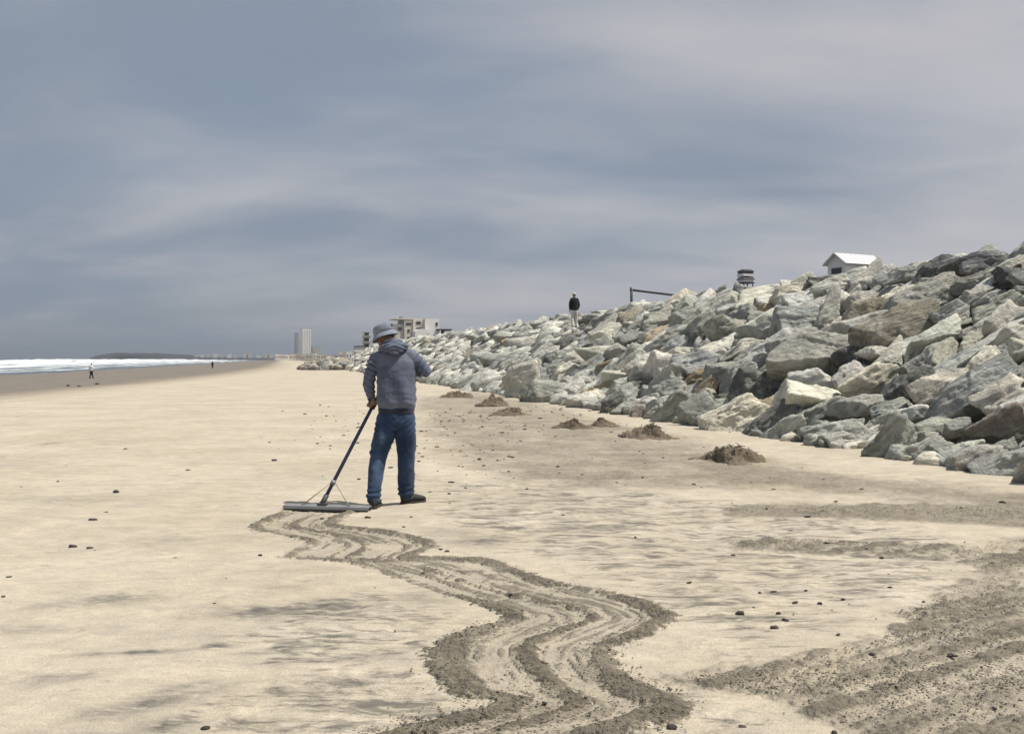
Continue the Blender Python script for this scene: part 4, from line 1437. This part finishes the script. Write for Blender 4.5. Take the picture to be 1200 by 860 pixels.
# ------------------------------------------------------------------ seaweed heaps and flotsam
WEED = simple_mat('dry_seaweed', (0.15, 0.12, 0.082), 0.95, 0.5, 14, 0, 0.01, 40)
WEEDB = simple_mat('brown_weed', (0.075, 0.058, 0.042), 0.85, 0.5, 20, 0, 0.004, 80)
WEEDD = simple_mat('dark_weed', (0.030, 0.025, 0.022), 0.8, 0.5, 20, 0, 0.004, 80)


def weed_heap(px, py, w_px, h_px, label, seed, lean=0.0):
    r = random.Random(seed)
    gx, gy = G(px, py)
    wd, ht = w_px * gy / FPX / 2, h_px * gy / FPX
    n, ring = 40, 18
    V, F = [], []
    xs = []
    for j in range(ring + 1):
        q = j / ring
        for i in range(n):
            t = 2 * math.pi * i / n
            xs.append((q * math.cos(t), q * math.sin(t)))
    q = np.array(xs)
    rad = np.hypot(q[:, 0], q[:, 1])
    ang_n = 1 + 0.38 * vnoise(np.stack([q[:, 0] * 1.6 + seed, q[:, 1] * 1.6], 1), 3)
    hh = ht * np.clip(np.exp(-(rad * 1.75) ** 2 / ang_n ** 2) - 0.04, -0.05, 1) * 0.85
    hh += ht * 0.42 * fbm(q * 4.3 + seed, 3, 5) * sstep(1.0, 0.6, rad) + ht * 0.12 * fbm(q * 14 + seed, 2, 6)
    pos = np.stack([q[:, 0] * wd * 1.1 * ang_n + lean * hh, q[:, 1] * wd * 0.95 * ang_n, hh - 0.012 * (rad > 0.95)], 1)
    mb = MB()
    F = [(j * n + i, (j + 1) * n + i, (j + 1) * n + (i + 1) % n, j * n + (i + 1) % n) for j in range(ring) for i in range(n)]
    mb.add(pos, F)
    # strands and stalks sticking out
    for k in range(170):
        a, s = r.uniform(0, 2 * math.pi), abs(r.gauss(0, 0.42))
        i = min(int(s * ring), ring) * n + int(a / (2 * math.pi) * n) % n
        p0 = Vector(pos[i])
        d = Vector((r.gauss(0, 1), r.gauss(0, 1), r.gauss(0.25, 0.4))).normalized() * r.uniform(0.02, 0.065) * (wd / 0.4)
        mb.tube([p0 - d * 0.4, p0 + d * 0.3 + Vector((0, 0, 0.012)), p0 + d], [0.0042 * r.uniform(.6, 1.6)] * 3, 4)
    o = mb.build('seaweed_heap', WEED, None, False, (gx, gy, ground_z(gx, gy) - 0.004))
    tag(o, label, 'seaweed', 'seaweed heaps along the foot of the rock slope')


weed_heap(853, 541, 84, 21, 'largest brown seaweed heap, tall cone on sand below the dark boulders', 1)
weed_heap(763, 513, 66, 15, 'broad brown seaweed heap standing between two others on pale sand', 2)
weed_heap(673, 502, 40, 11, 'low seaweed heap touching a flatter one beside it', 3)
weed_heap(704, 500, 36, 9, 'flat seaweed heap touching a taller one beside it', 4)
weed_heap(577, 476, 36, 12, 'small rounded seaweed heap close behind a wide flat one', 5)
weed_heap(601, 486, 48, 9, 'wide flat seaweed heap close in front of a rounded one', 6)
weed_heap(537, 466, 34, 8, 'farthest low seaweed heap near the raking man and the rocks', 7)


def clump(px, py, w_px, seed):
    r = np.random.default_rng(seed)
    gx, gy = G(px, py)
    s = w_px * gy / FPX / 2 * r.uniform(0.55, 0.95)
    p, F = rock_points(seed, s, s * r.uniform(.5, .8), s * r.uniform(.32, .5), 3)
    me = np_mesh('seaweed_clump', p, F)
    o = link('seaweed_clump', me, (WEEDD, WEEDD, WEEDB)[seed % 3], None, (gx, gy, ground_z(gx, gy) + s * 0.10))
    o.rotation_euler = (0, 0, r.uniform(-0.6, 0.6))
    q = np.array([gx]), np.array([gy])
    if gy > 40:
        where = 'on the wet sand near the surf'
    elif float(poly_mask(*q, ZC_PX, 0.05, 0)[0]) > 0.5:
        where = 'on the dark driven-over sand'
    elif gx < G(px, py)[0] + 1 and px < 330:
        where = 'on the smooth sand seaward of the rake marks'
    elif 375 < px < 800 and py > 600:
        where = 'on or right beside the raked band'
    elif py < 600:
        where = 'on the trodden sand near the seaweed heaps'
    else:
        where = 'on streaked sand between raked band and wheel tracks'
    tag(o, 'small dark seaweed lump lying ' + where, 'seaweed', 'dark lumps lying ' + where)


for i, (a, b_, c_) in enumerate([(867, 719, 15), (913, 720, 12), (909, 737, 14), (961, 708, 11), (1044, 689, 11), (1034, 653, 9), (928, 621, 8), (907, 573, 9), (871, 851, 14), (1047, 806, 15), (1116, 772, 12), (1083, 706, 9), (980, 587, 6),
                                 (898, 596, 7), (808, 682, 8), (109, 611, 14), (85, 641, 13), (104, 643, 11), (136, 577, 11), (124, 602, 9), (205, 655, 6), (251, 709, 7), (10, 677, 11), (3, 700, 9), (305, 652, 9), (523, 646, 12), (496, 670, 9),
                                 (638, 823, 12), (788, 851, 17), (377, 607, 10), (431, 607, 10), (473, 618, 8), (387, 522, 8), (372, 520, 5), (146, 527, 7), (220, 552, 10), (321, 541, 9), (602, 560, 7), (1010, 574, 9), (1175, 589, 12), (860, 650, 7), (745, 630, 6), (660, 605, 6), (80, 444, 9), (93, 445, 7), (114, 443, 9)]):
    clump(a, b_, c_, 300 + i)


def flecks():
    r = random.Random(5)
    mb_v, mb_f, nv = [], [], 0
    d, F = ICO[2]
    spots = []
    for _ in range(330):
        spots.append(G(r.gauss(570, 70), 475 + abs(r.gauss(0, 1)) * 42))
    for _ in range(60):
        spots.append(G(r.uniform(430, 900), r.uniform(478, 575)))
    for _ in range(45):
        spots.append(G(r.uniform(-40, 1240), 470 + 400 * r.random() ** 1.6))
    for _ in range(60):
        spots.append(G(r.uniform(820, 1240), r.uniform(555, 860)))
    for _ in range(60):
        spots.append(G(r.gauss(390, 60), r.gauss(505, 22)))
    for (x, y) in spots:
        if y > 45 or y < 3 or x + SH * y > TOE - 0.2 or x + SH * y < edge_u(y):
            continue
        s = (0.003 + 0.010 * r.random() ** 2.5) * (0.75 + 0.06 * y)
        a = r.uniform(0, 6)
        p = d * np.array([s * r.uniform(1, 2.2), s, s * 0.45]) * (1 + 0.3 * r.random())
        c, sn = math.cos(a), math.sin(a)
        p = p @ np.array([[c, sn, 0], [-sn, c, 0], [0, 0, 1]])
        mb_v.append(p + np.array([x, y, ground_z(x, y) + s * 0.3]))
        mb_f.append(F + nv)
        nv += len(p)
    me = np_mesh('seaweed_flecks', np.concatenate(mb_v), np.concatenate(mb_f))
    tag(link('seaweed_flecks', me, WEEDD), 'dark flecks of seaweed and shell scattered over the sand', 'seaweed', kind='stuff')


flecks()

# ------------------------------------------------------------------ things beyond the crest
WHITEP = simple_mat('white_paint', (0.74, 0.73, 0.70), 0.7, 0.06, 1.5)
OFFW = simple_mat('off_white_render', (0.68, 0.62, 0.52), 0.85, 0.1, 0.6)
GREYW = simple_mat('grey_render', (0.62, 0.565, 0.48), 0.85, 0.1, 0.6)
DARKG = simple_mat('dark_glass', (0.035, 0.04, 0.045), 0.25, 0.2, 2)
DARKM = simple_mat('dark_metal', (0.02, 0.02, 0.024), 0.55, 0.3, 4)
TIN = simple_mat('roof_sheet', (0.66, 0.66, 0.65), 0.5, 0.08, 2)
GREYP = simple_mat('grey_paint', (0.30, 0.31, 0.32), 0.7, 0.15, 1)


def hut():
    y0 = 60.0
    base = AT(1000, 300, y0)
    g = empty('beach_hut', (base.x, y0, CREST - 0.2), R(-62))
    tag(g, 'small white hut with pitched sheet roof behind the rock crest', 'hut')
    ridge = AT(1000, 298.5, y0).z - (CREST - 0.2)
    eave = ridge - 0.55
    w2, l2 = 0.72, 1.42
    wl = MB()
    v = [(-w2, -l2, 0), (w2, -l2, 0), (w2, l2, 0), (-w2, l2, 0), (-w2, -l2, eave), (w2, -l2, eave), (w2, l2, eave), (-w2, l2, eave), (0, -l2, ridge - .03), (0, l2, ridge - .03)]
    wl.add(v, [(0, 3, 2, 1), (0, 1, 5, 8, 4), (2, 3, 7, 9, 6), (1, 2, 6, 5), (3, 0, 4, 7), (4, 8, 9, 7), (5, 6, 9, 8)])
    wl.build('wall', WHITEP, g)
    for s in (-1, 1):
        rf = MB()
        a, b_ = Vector((0, 0, ridge + .03)), Vector((s * (w2 + .22), 0, eave - .11))
        n = (b_ - a).cross(Vector((0, 1, 0))).normalized() * (0.05 * -s)
        for yy in (-l2 - .25, l2 + .25):
            pass
        vv = [a + Vector((0, yy, 0)) + k for k in (Vector((0, 0, 0)), n) for yy in (-l2 - .25, l2 + .25)] + [b_ + Vector((0, yy, 0)) + k for k in (Vector((0, 0, 0)), n) for yy in (-l2 - .25, l2 + .25)]
        rf.add(vv, [(0, 1, 5, 4), (2, 6, 7, 3), (0, 4, 6, 2), (1, 3, 7, 5), (4, 5, 7, 6), (0, 2, 3, 1)])
        o = rf.build('roof', TIN, g)
        for k in range(9):
            yy = -l2 - .2 + k * (2 * l2 + .4) / 8
            p0, p1 = a + Vector((0, yy, .055)), b_ + Vector((0, yy, .055))
            MB().tube([p0, p1], 0.012, 6).build('roof_rib', TIN, o)
    for (cx, cy, sx, sy) in ((0, -l2 - .012, 0.75, 0.03), (-w2 - .012, -0.6, 0.03, 0.7), (-w2 - .012, 0.8, 0.03, 0.7), (w2 + .012, 0, 0.03, 0.9)):
        win = MB().box((sx + .1, sy, .9), (cx, cy, eave - .75)).build('window', GREYP, g)
        MB().box((sx if sx > .1 else sx + .02, sy if sy > .1 else sy + .02, .78), (cx, cy, eave - .75)).build('pane', DARKG, win)


hut()


def lifeguard_tower():
    y0 = 100.0
    top = AT(873.5, 316, y0)
    g = empty('watch_tower', (top.x, y0, CREST - 0.2), R(18))
    tag(g, 'striped dark and white watch tower on legs behind the rock crest', 'tower')
    H = top.z - (CREST - 0.2)
    w = 0.60
    for sx in (-1, 1):
        for sy in (-1, 1):
            MB().tube([(sx * w * 1.15, sy * w * 1.15, 0), (sx * w * .85, sy * w * .85, H - 1.35)], 0.06, 8).build('leg', DARKM, g)
    for k in range(3):
        zz = 0.9 + k * 1.3
        for s in (-1, 1):
            MB().tube([(-w * 1.05, s * w, zz), (w * 1.0, s * w, zz + 1.1)], 0.035, 6).build('brace', DARKM, g)
            MB().tube([(w * 1.05, s * w, zz), (-w * 1.0, s * w, zz + 1.1)], 0.035, 6).build('brace', DARKM, g)
    MB().box((w * 2.2, w * 2.2, .10), (0, 0, H - 1.38)).build('deck', DARKM, g)
    MB().box((w * 1.9, w * 1.9, .44), (0, 0, H - 1.08)).build('lower_wall', WHITEP, g)
    MB().box((w * 2.06, w * 2.06, .26), (0, 0, H - .58)).build('white_band', WHITEP, g)
    MB().box((w * 1.88, w * 1.88, .22), (0, 0, H - .32)).build('window', DARKG, g)
    MB().box((w * 1.94, w * 1.94, .10), (0, 0, H - .84)).build('rail', DARKM, g)
    MB().box((w * 2.3, w * 2.3, .08), (0, 0, H - 1.02)).build('rail', DARKM, g)
    r = MB()
    r.add([(-w * 1.15, -w * 1.15, H - .20), (w * 1.15, -w * 1.15, H - .20), (w * 1.15, w * 1.15, H - .20), (-w * 1.15, w * 1.15, H - .20), (-w * .6, -w * .6, H), (w * .6, -w * .6, H), (w * .6, w * .6, H), (-w * .6, w * .6, H)],
          [(3, 2, 1, 0), (4, 5, 6, 7), (0, 1, 5, 4), (1, 2, 6, 5), (2, 3, 7, 6), (3, 0, 4, 7)])
    r.build('roof', DARKM, g)


lifeguard_tower()


def goal_frame():
    y1, y2 = 70.0, 77.5
    a, b_ = AT(740, 339, y1), AT(803, 347, y2)
    zb = CREST - 0.2
    g = empty('steel_frame', (a.x, y1, zb))
    tag(g, 'dark steel goal frame with long crossbar behind the rock crest', 'frame')
    A, B_ = Vector((0, 0, 0)), Vector((b_.x - a.x, y2 - y1, 0))
    H1 = a.z - zb
    B2 = A + (B_ - A) * 1.25
    MB().tube([A, A + Vector((0, 0, H1))], 0.10, 10).build('post', DARKM, g, True)
    MB().tube([B2, B2 + Vector((0, 0, H1))], 0.10, 10).build('post', DARKM, g, True)
    d = (B2 - A).normalized()
    MB().tube([A + Vector((0, 0, H1 - .05)) - d * .12, B2 + Vector((0, 0, H1 - .05)) + d * .12], 0.085, 10).build('crossbar', DARKM, g, True)
    MB().tube([A + Vector((0, 0, H1 - .02)) - d * .12, A + Vector((0, 0, H1 + .14)) - d * .12], 0.05, 8).build('end_cap', DARKM, g)


goal_frame()


# ------------------------------------------------------------------ town and far coast
def prism(w, d, h, z0=0.0, cx=0.0, cy=0.0):
    return MB().box((w, d, h), (cx, cy, z0 + h / 2))


def block(px0, px1, pyt, pyb, y, mat, depth=None, rz=0.0):
    """an upright block that spans these photo columns and rows at distance y -> (empty-relative box builder)"""
    a, b_ = AT(px0, pyb, y), AT(px1, pyt, y)
    return a, b_


def window_grid(parent, w, d, h, z0, nx, nz, cx, cy, ww, wh, mat=DARKG, face=-1):
    for i in range(nx):
        for k in range(nz):
            x = cx - w / 2 + (i + 0.5) * w / nx
            z = z0 + (k + 0.5) * h / nz
            fr = MB().box((ww + .25, .16, wh + .25), (x, cy + face * (d / 2 + .02), z)).build('window', GREYP, parent)
            MB().box((ww, .20, wh), (x, cy + face * (d / 2 + .03), z)).build('pane', mat, fr)


def apartment():
    y0 = 300.0
    g = empty('apartment_building', (AT(490, 400, y0).x, y0, 1.0), R(20))
    tag(g, 'white flat-roofed apartment building stepping up beyond the rock slope', 'building')
    k = y0 / FPX

    def part(px0, px1, pyt, pyb, dy, depth, mat, name='wall'):
        w, h = (px1 - px0) * k, (pyb - pyt) * k
        cx, z0 = ((px0 + px1) / 2 - 490) * k, EYE - (pyb - HZ) * k - 1.0
        MB().box((w, depth, h), (cx, dy + depth / 2, z0 + h / 2)).build(name, mat, g)
        return cx, z0, w, h

    parts = [part(464, 474, 380, 421, 1.0, 9, GREYW), part(474, 484, 375, 421, 0.4, 9, OFFW), part(484, 497, 374.5, 421, 0.0, 10, GREYW), part(497, 514, 373.5, 421, -1.5, 12, WHITEP),
             part(482.5, 500, 390, 421, -4.0, 3.9, WHITEP)]
    part(463.5, 497.5, 373.6, 374.6, 0.2, 9, OFFW, 'parapet')
    part(472, 476, 370.5, 375, 3, 2, GREYP, 'roof_box')
    part(510, 529, 385.5, 387.2, -2.5, 8, DARKM, 'canopy')
    part(513.5, 514.8, 387, 421, -2.6, .4, WHITEP, 'post')
    part(525.5, 526.6, 387, 421, -2.2, .4, DARKM, 'post')
    part(515, 524, 387.2, 392, 2, 3, DARKG, 'recess')
    for (pxa, pxb, pyt, pyb, dy) in ((478, 480, 386, 389, 0.35), (488, 493, 377, 380, -.05), (488, 493, 384, 387, -.05), (510, 512, 378, 381.5, -1.55), (467, 471, 384, 387, .95), (476, 482, 378.5, 381, .35), (486, 489, 398, 402, -4.05), (494, 497, 398, 402, -4.05), (478, 481, 395, 398, .35)):
        w, h = (pxb - pxa) * k, (pyb - pyt) * k
        cx, z0 = ((pxa + pxb) / 2 - 490) * k, EYE - (pyb - HZ) * k - 1.0
        fr = MB().box((w + .2, .14, h + .2), (cx, dy, z0 + h / 2)).build('window', GREYP, g)
        MB().box((w, .18, h), (cx, dy - .02, z0 + h / 2)).build('pane', DARKG, fr)
    # rounded top of the front wing
    cx, z0, w, h = parts[4]
    arc = MB()
    n = 14
    ring = [(cx + math.cos(math.pi * i / n) * w / 2, math.sin(math.pi * i / n) * 1.1) for i in range(n + 1)]
    vv = [(a, -4.0, z0 + h + c) for a, c in ring] + [(a, -.1, z0 + h + c) for a, c in ring]
    m = n + 1
    arc.add(vv, [tuple(range(m))[::-1], tuple(range(m, 2 * m))] + [(i, i + 1, m + i + 1, m + i) for i in range(n)] + [(n, 0, m, 2 * m - 1)])
    arc.build('arched_top', WHITEP, g)


apartment()


def small_block(px0, px1, pyt, pyb, y, mat, label, name='low_house', cat='house', extra=None, depth=None, rz=R(16)):
    a, b_ = AT(px0, pyb, y), AT(px1, pyt, y)
    w, h = b_.x - a.x, b_.z - a.z
    depth = depth or w * 0.8
    g = empty(name, ((a.x + b_.x) / 2, y + depth / 2, a.z), rz)
    tag(g, label, cat)
    MB().box((w, depth, h), (0, 0, h / 2)).build('wall', mat, g)
    MB().box((w * 1.03, depth * 1.03, max(0.03 * h, .15)), (0, 0, h + max(0.015 * h, .075) - .01)).build('roof', extra or OFFW, g)
    return g, w, depth, h


g, w, d, h = small_block(414.6, 427, 406, 424, 210, GREYP, 'dark grey low building with white roof band beside the raking man', 'low_building', 'building', DARKM)
MB().box((w * 1.05, d * 1.05, h * 0.14), (0, 0, h * 0.70)).build('white_band', WHITEP, g)
window_grid(g, w, d, h * .5, 0, 3, 1, 0, 0, .5, .9)
g, w, d, h = small_block(424.5, 433, 390, 424, 240, OFFW, 'narrow beige building with dark balconies behind the raking man', 'narrow_building', 'building', GREYP)
for k in range(4):
    MB().box((w * 1.12, .9, h * .05), (-.1, -d / 2 - .35, h * (.28 + .2 * k))).build('balcony', GREYP, g)
    MB().box((w * .6, .3, h * .09), (0, -d / 2 - .0, h * (.36 + .2 * k))).build('window', DARKG, g)
g, w, d, h = small_block(427, 436, 409.5, 424, 205, OFFW, 'beige boxy house hidden partly by the raking man', 'boxy_house', 'house')


def tower_block(px0, px1, pyt, y, mat, fins, label, name, floors, depth_k=0.8):
    g, w, d, h = small_block(px0, px1, pyt, 419.5, y, mat, label, name, 'tower block', GREYP, (px1 - px0) * y / FPX * 0.35, R(32))
    for i in range(fins):
        x = -w / 2 + (i + .5) * w / fins
        MB().box((w / fins * .22, 1.2, h * .96), (x, -d / 2 - .2, h * .48)).build('window_strip', GREYW, g)
    for k in range(floors):
        MB().box((w * 1.01, d * 1.01, h * .010), (0, 0, h * (k + 1) / (floors + 1))).build('floor_band', OFFW, g)
    MB().box((w * .4, d * .4, h * .04), (-w * .1, 0, h * 1.02)).build('roof_box', mat, g)


tower_block(352.2, 363.6, 385.5, 2400, WHITEP, 4, 'tall white tower block, highest building on the far coast', 'tower_block', 16)
SLATE = simple_mat('slate_render', (0.13, 0.14, 0.155), 0.8, 0.15, 0.5)
tower_block(345.2, 349.6, 391, 2420, SLATE, 2, 'slim dark grey tower block beside the tall white one', 'tower_block', 15)
tower_block(364.8, 375.2, 406, 2460, GREYP, 5, 'wide low grey block at the foot of the white tower', 'tower_block', 6)


def far_town():
    r = random.Random(3)
    words = ['white', 'cream', 'grey', 'beige']
    mats = [WHITEP, OFFW, GREYW, simple_mat('beige_render', (0.50, 0.43, 0.34), .85, .1, .5)]
    for i in range(26):
        px = 322 + i * 4.1 + r.uniform(-1, 1)
        y = r.uniform(700, 1500)
        wpx = r.uniform(3.5, 7.5)
        hpx = r.uniform(2.2, 5.5) if px < 392 else r.uniform(4, 9)
        k = r.randrange(4)
        g, w, d, h = small_block(px, px + wpx, 419.2 - hpx, 421.5, y, mats[k], f'small {words[k]} house in the hazy row along the far shore', 'far_house', 'house', mats[(k + 1) % 4])
        g['group'] = 'houses along the far shore'
        window_grid(g, w, d, h * .6, h * .2, 2, 1, 0, 0, w * .16, h * .22)
    for i in range(12):
        px = 226 + i * 8.2 + r.uniform(-2, 2)
        k = r.randrange(3)
        small_block(px, px + r.uniform(3, 6), 416.0 - r.uniform(0, 2.2), 420.5, 2720, mats[k], f'tiny {words[k]} house on the distant headland', 'headland_house', 'house', mats[k])[0]['group'] = 'houses on the distant headland'


far_town()


def headland():
    """dark low headland running out into the sea"""
    X0, X1, Y0 = -1180.0, -560.0, 2800.0
    n, m = 120, 24
    t = np.linspace(0, 1, n)
    q = np.linspace(-1, 1, m)
    Tg, Q = np.meshgrid(t, q, indexing='ij')
    Tg, Q = Tg.ravel(), Q.ravel()
    prof = np.interp(Tg, [0, .012, .04, .15, .36, .46, .7, 1], [0, 15, 20, 19.5, 17, 9, 7, 6])
    h = prof * (1 - np.abs(Q) ** 3.0) * (1 + .22 * fbm(np.stack([Tg * 60, Q * 3], 1), 3, 4)) - 1.3
    X = X0 + Tg * (X1 - X0)
    Y = Y0 + Q * (110 + 120 * Tg) + 60 * fbm(np.stack([Tg * 6, Q], 1), 2, 8)
    me = np_mesh('headland', np.stack([X, Y, h], 1), grid_faces(n, m))
    tag(link('headland', me, simple_mat('headland_scrub', (0.035, 0.038, 0.036), .95, .5, .03)), kind='structure', label='dark low headland running out into the sea', category='headland')
    # low shore behind the beach: scrub and streets under the houses
    t = np.linspace(0, 1, 90)
    Tg, Q = np.meshgrid(t, q, indexing='ij')
    Tg, Q = Tg.ravel(), Q.ravel()
    Yc = 420 + Tg * 3200
    Xc = edge_u(Yc) + 8 - SH * Yc + (Q + 1) * (60 + 320 * Tg)
    h = (2.5 + 7.0 * Tg) * (1 - np.abs(Q) ** 4) * (1 + .3 * fbm(np.stack([Tg * 50, Q * 4], 1), 3, 9)) - .8
    me = np_mesh('far_shore', np.stack([Xc, Yc, h], 1), grid_faces(90, m))
    tag(link('far_shore', me, simple_mat('far_scrub', (0.17, 0.15, 0.11), .95, .4, .03)), kind='structure', label='low scrubby shore under the far houses', category='shore')


headland()

# ------------------------------------------------------------------ sea air
hz = MB().box((44000, 18000, 140), (0, 6500, 62)).mesh('haze')
hm = bpy.data.materials.new('sea_air')
hm.use_nodes = True
hn = hm.node_tree
hn.nodes.clear()
ho = N(hn, 'ShaderNodeOutputMaterial')
hv = N(hn, 'ShaderNodeVolumePrincipled')
hv.inputs['Color'].default_value = (0.72, 0.78, 0.86, 1)
hv.inputs['Density'].default_value = 0.00016
hv.inputs['Anisotropy'].default_value = 0.45
hn.links.new(hv.outputs[0], ho.inputs['Volume'])
tag(link('haze', hz, hm), 'thin blue-grey sea air over the whole beach', 'haze', kind='stuff')
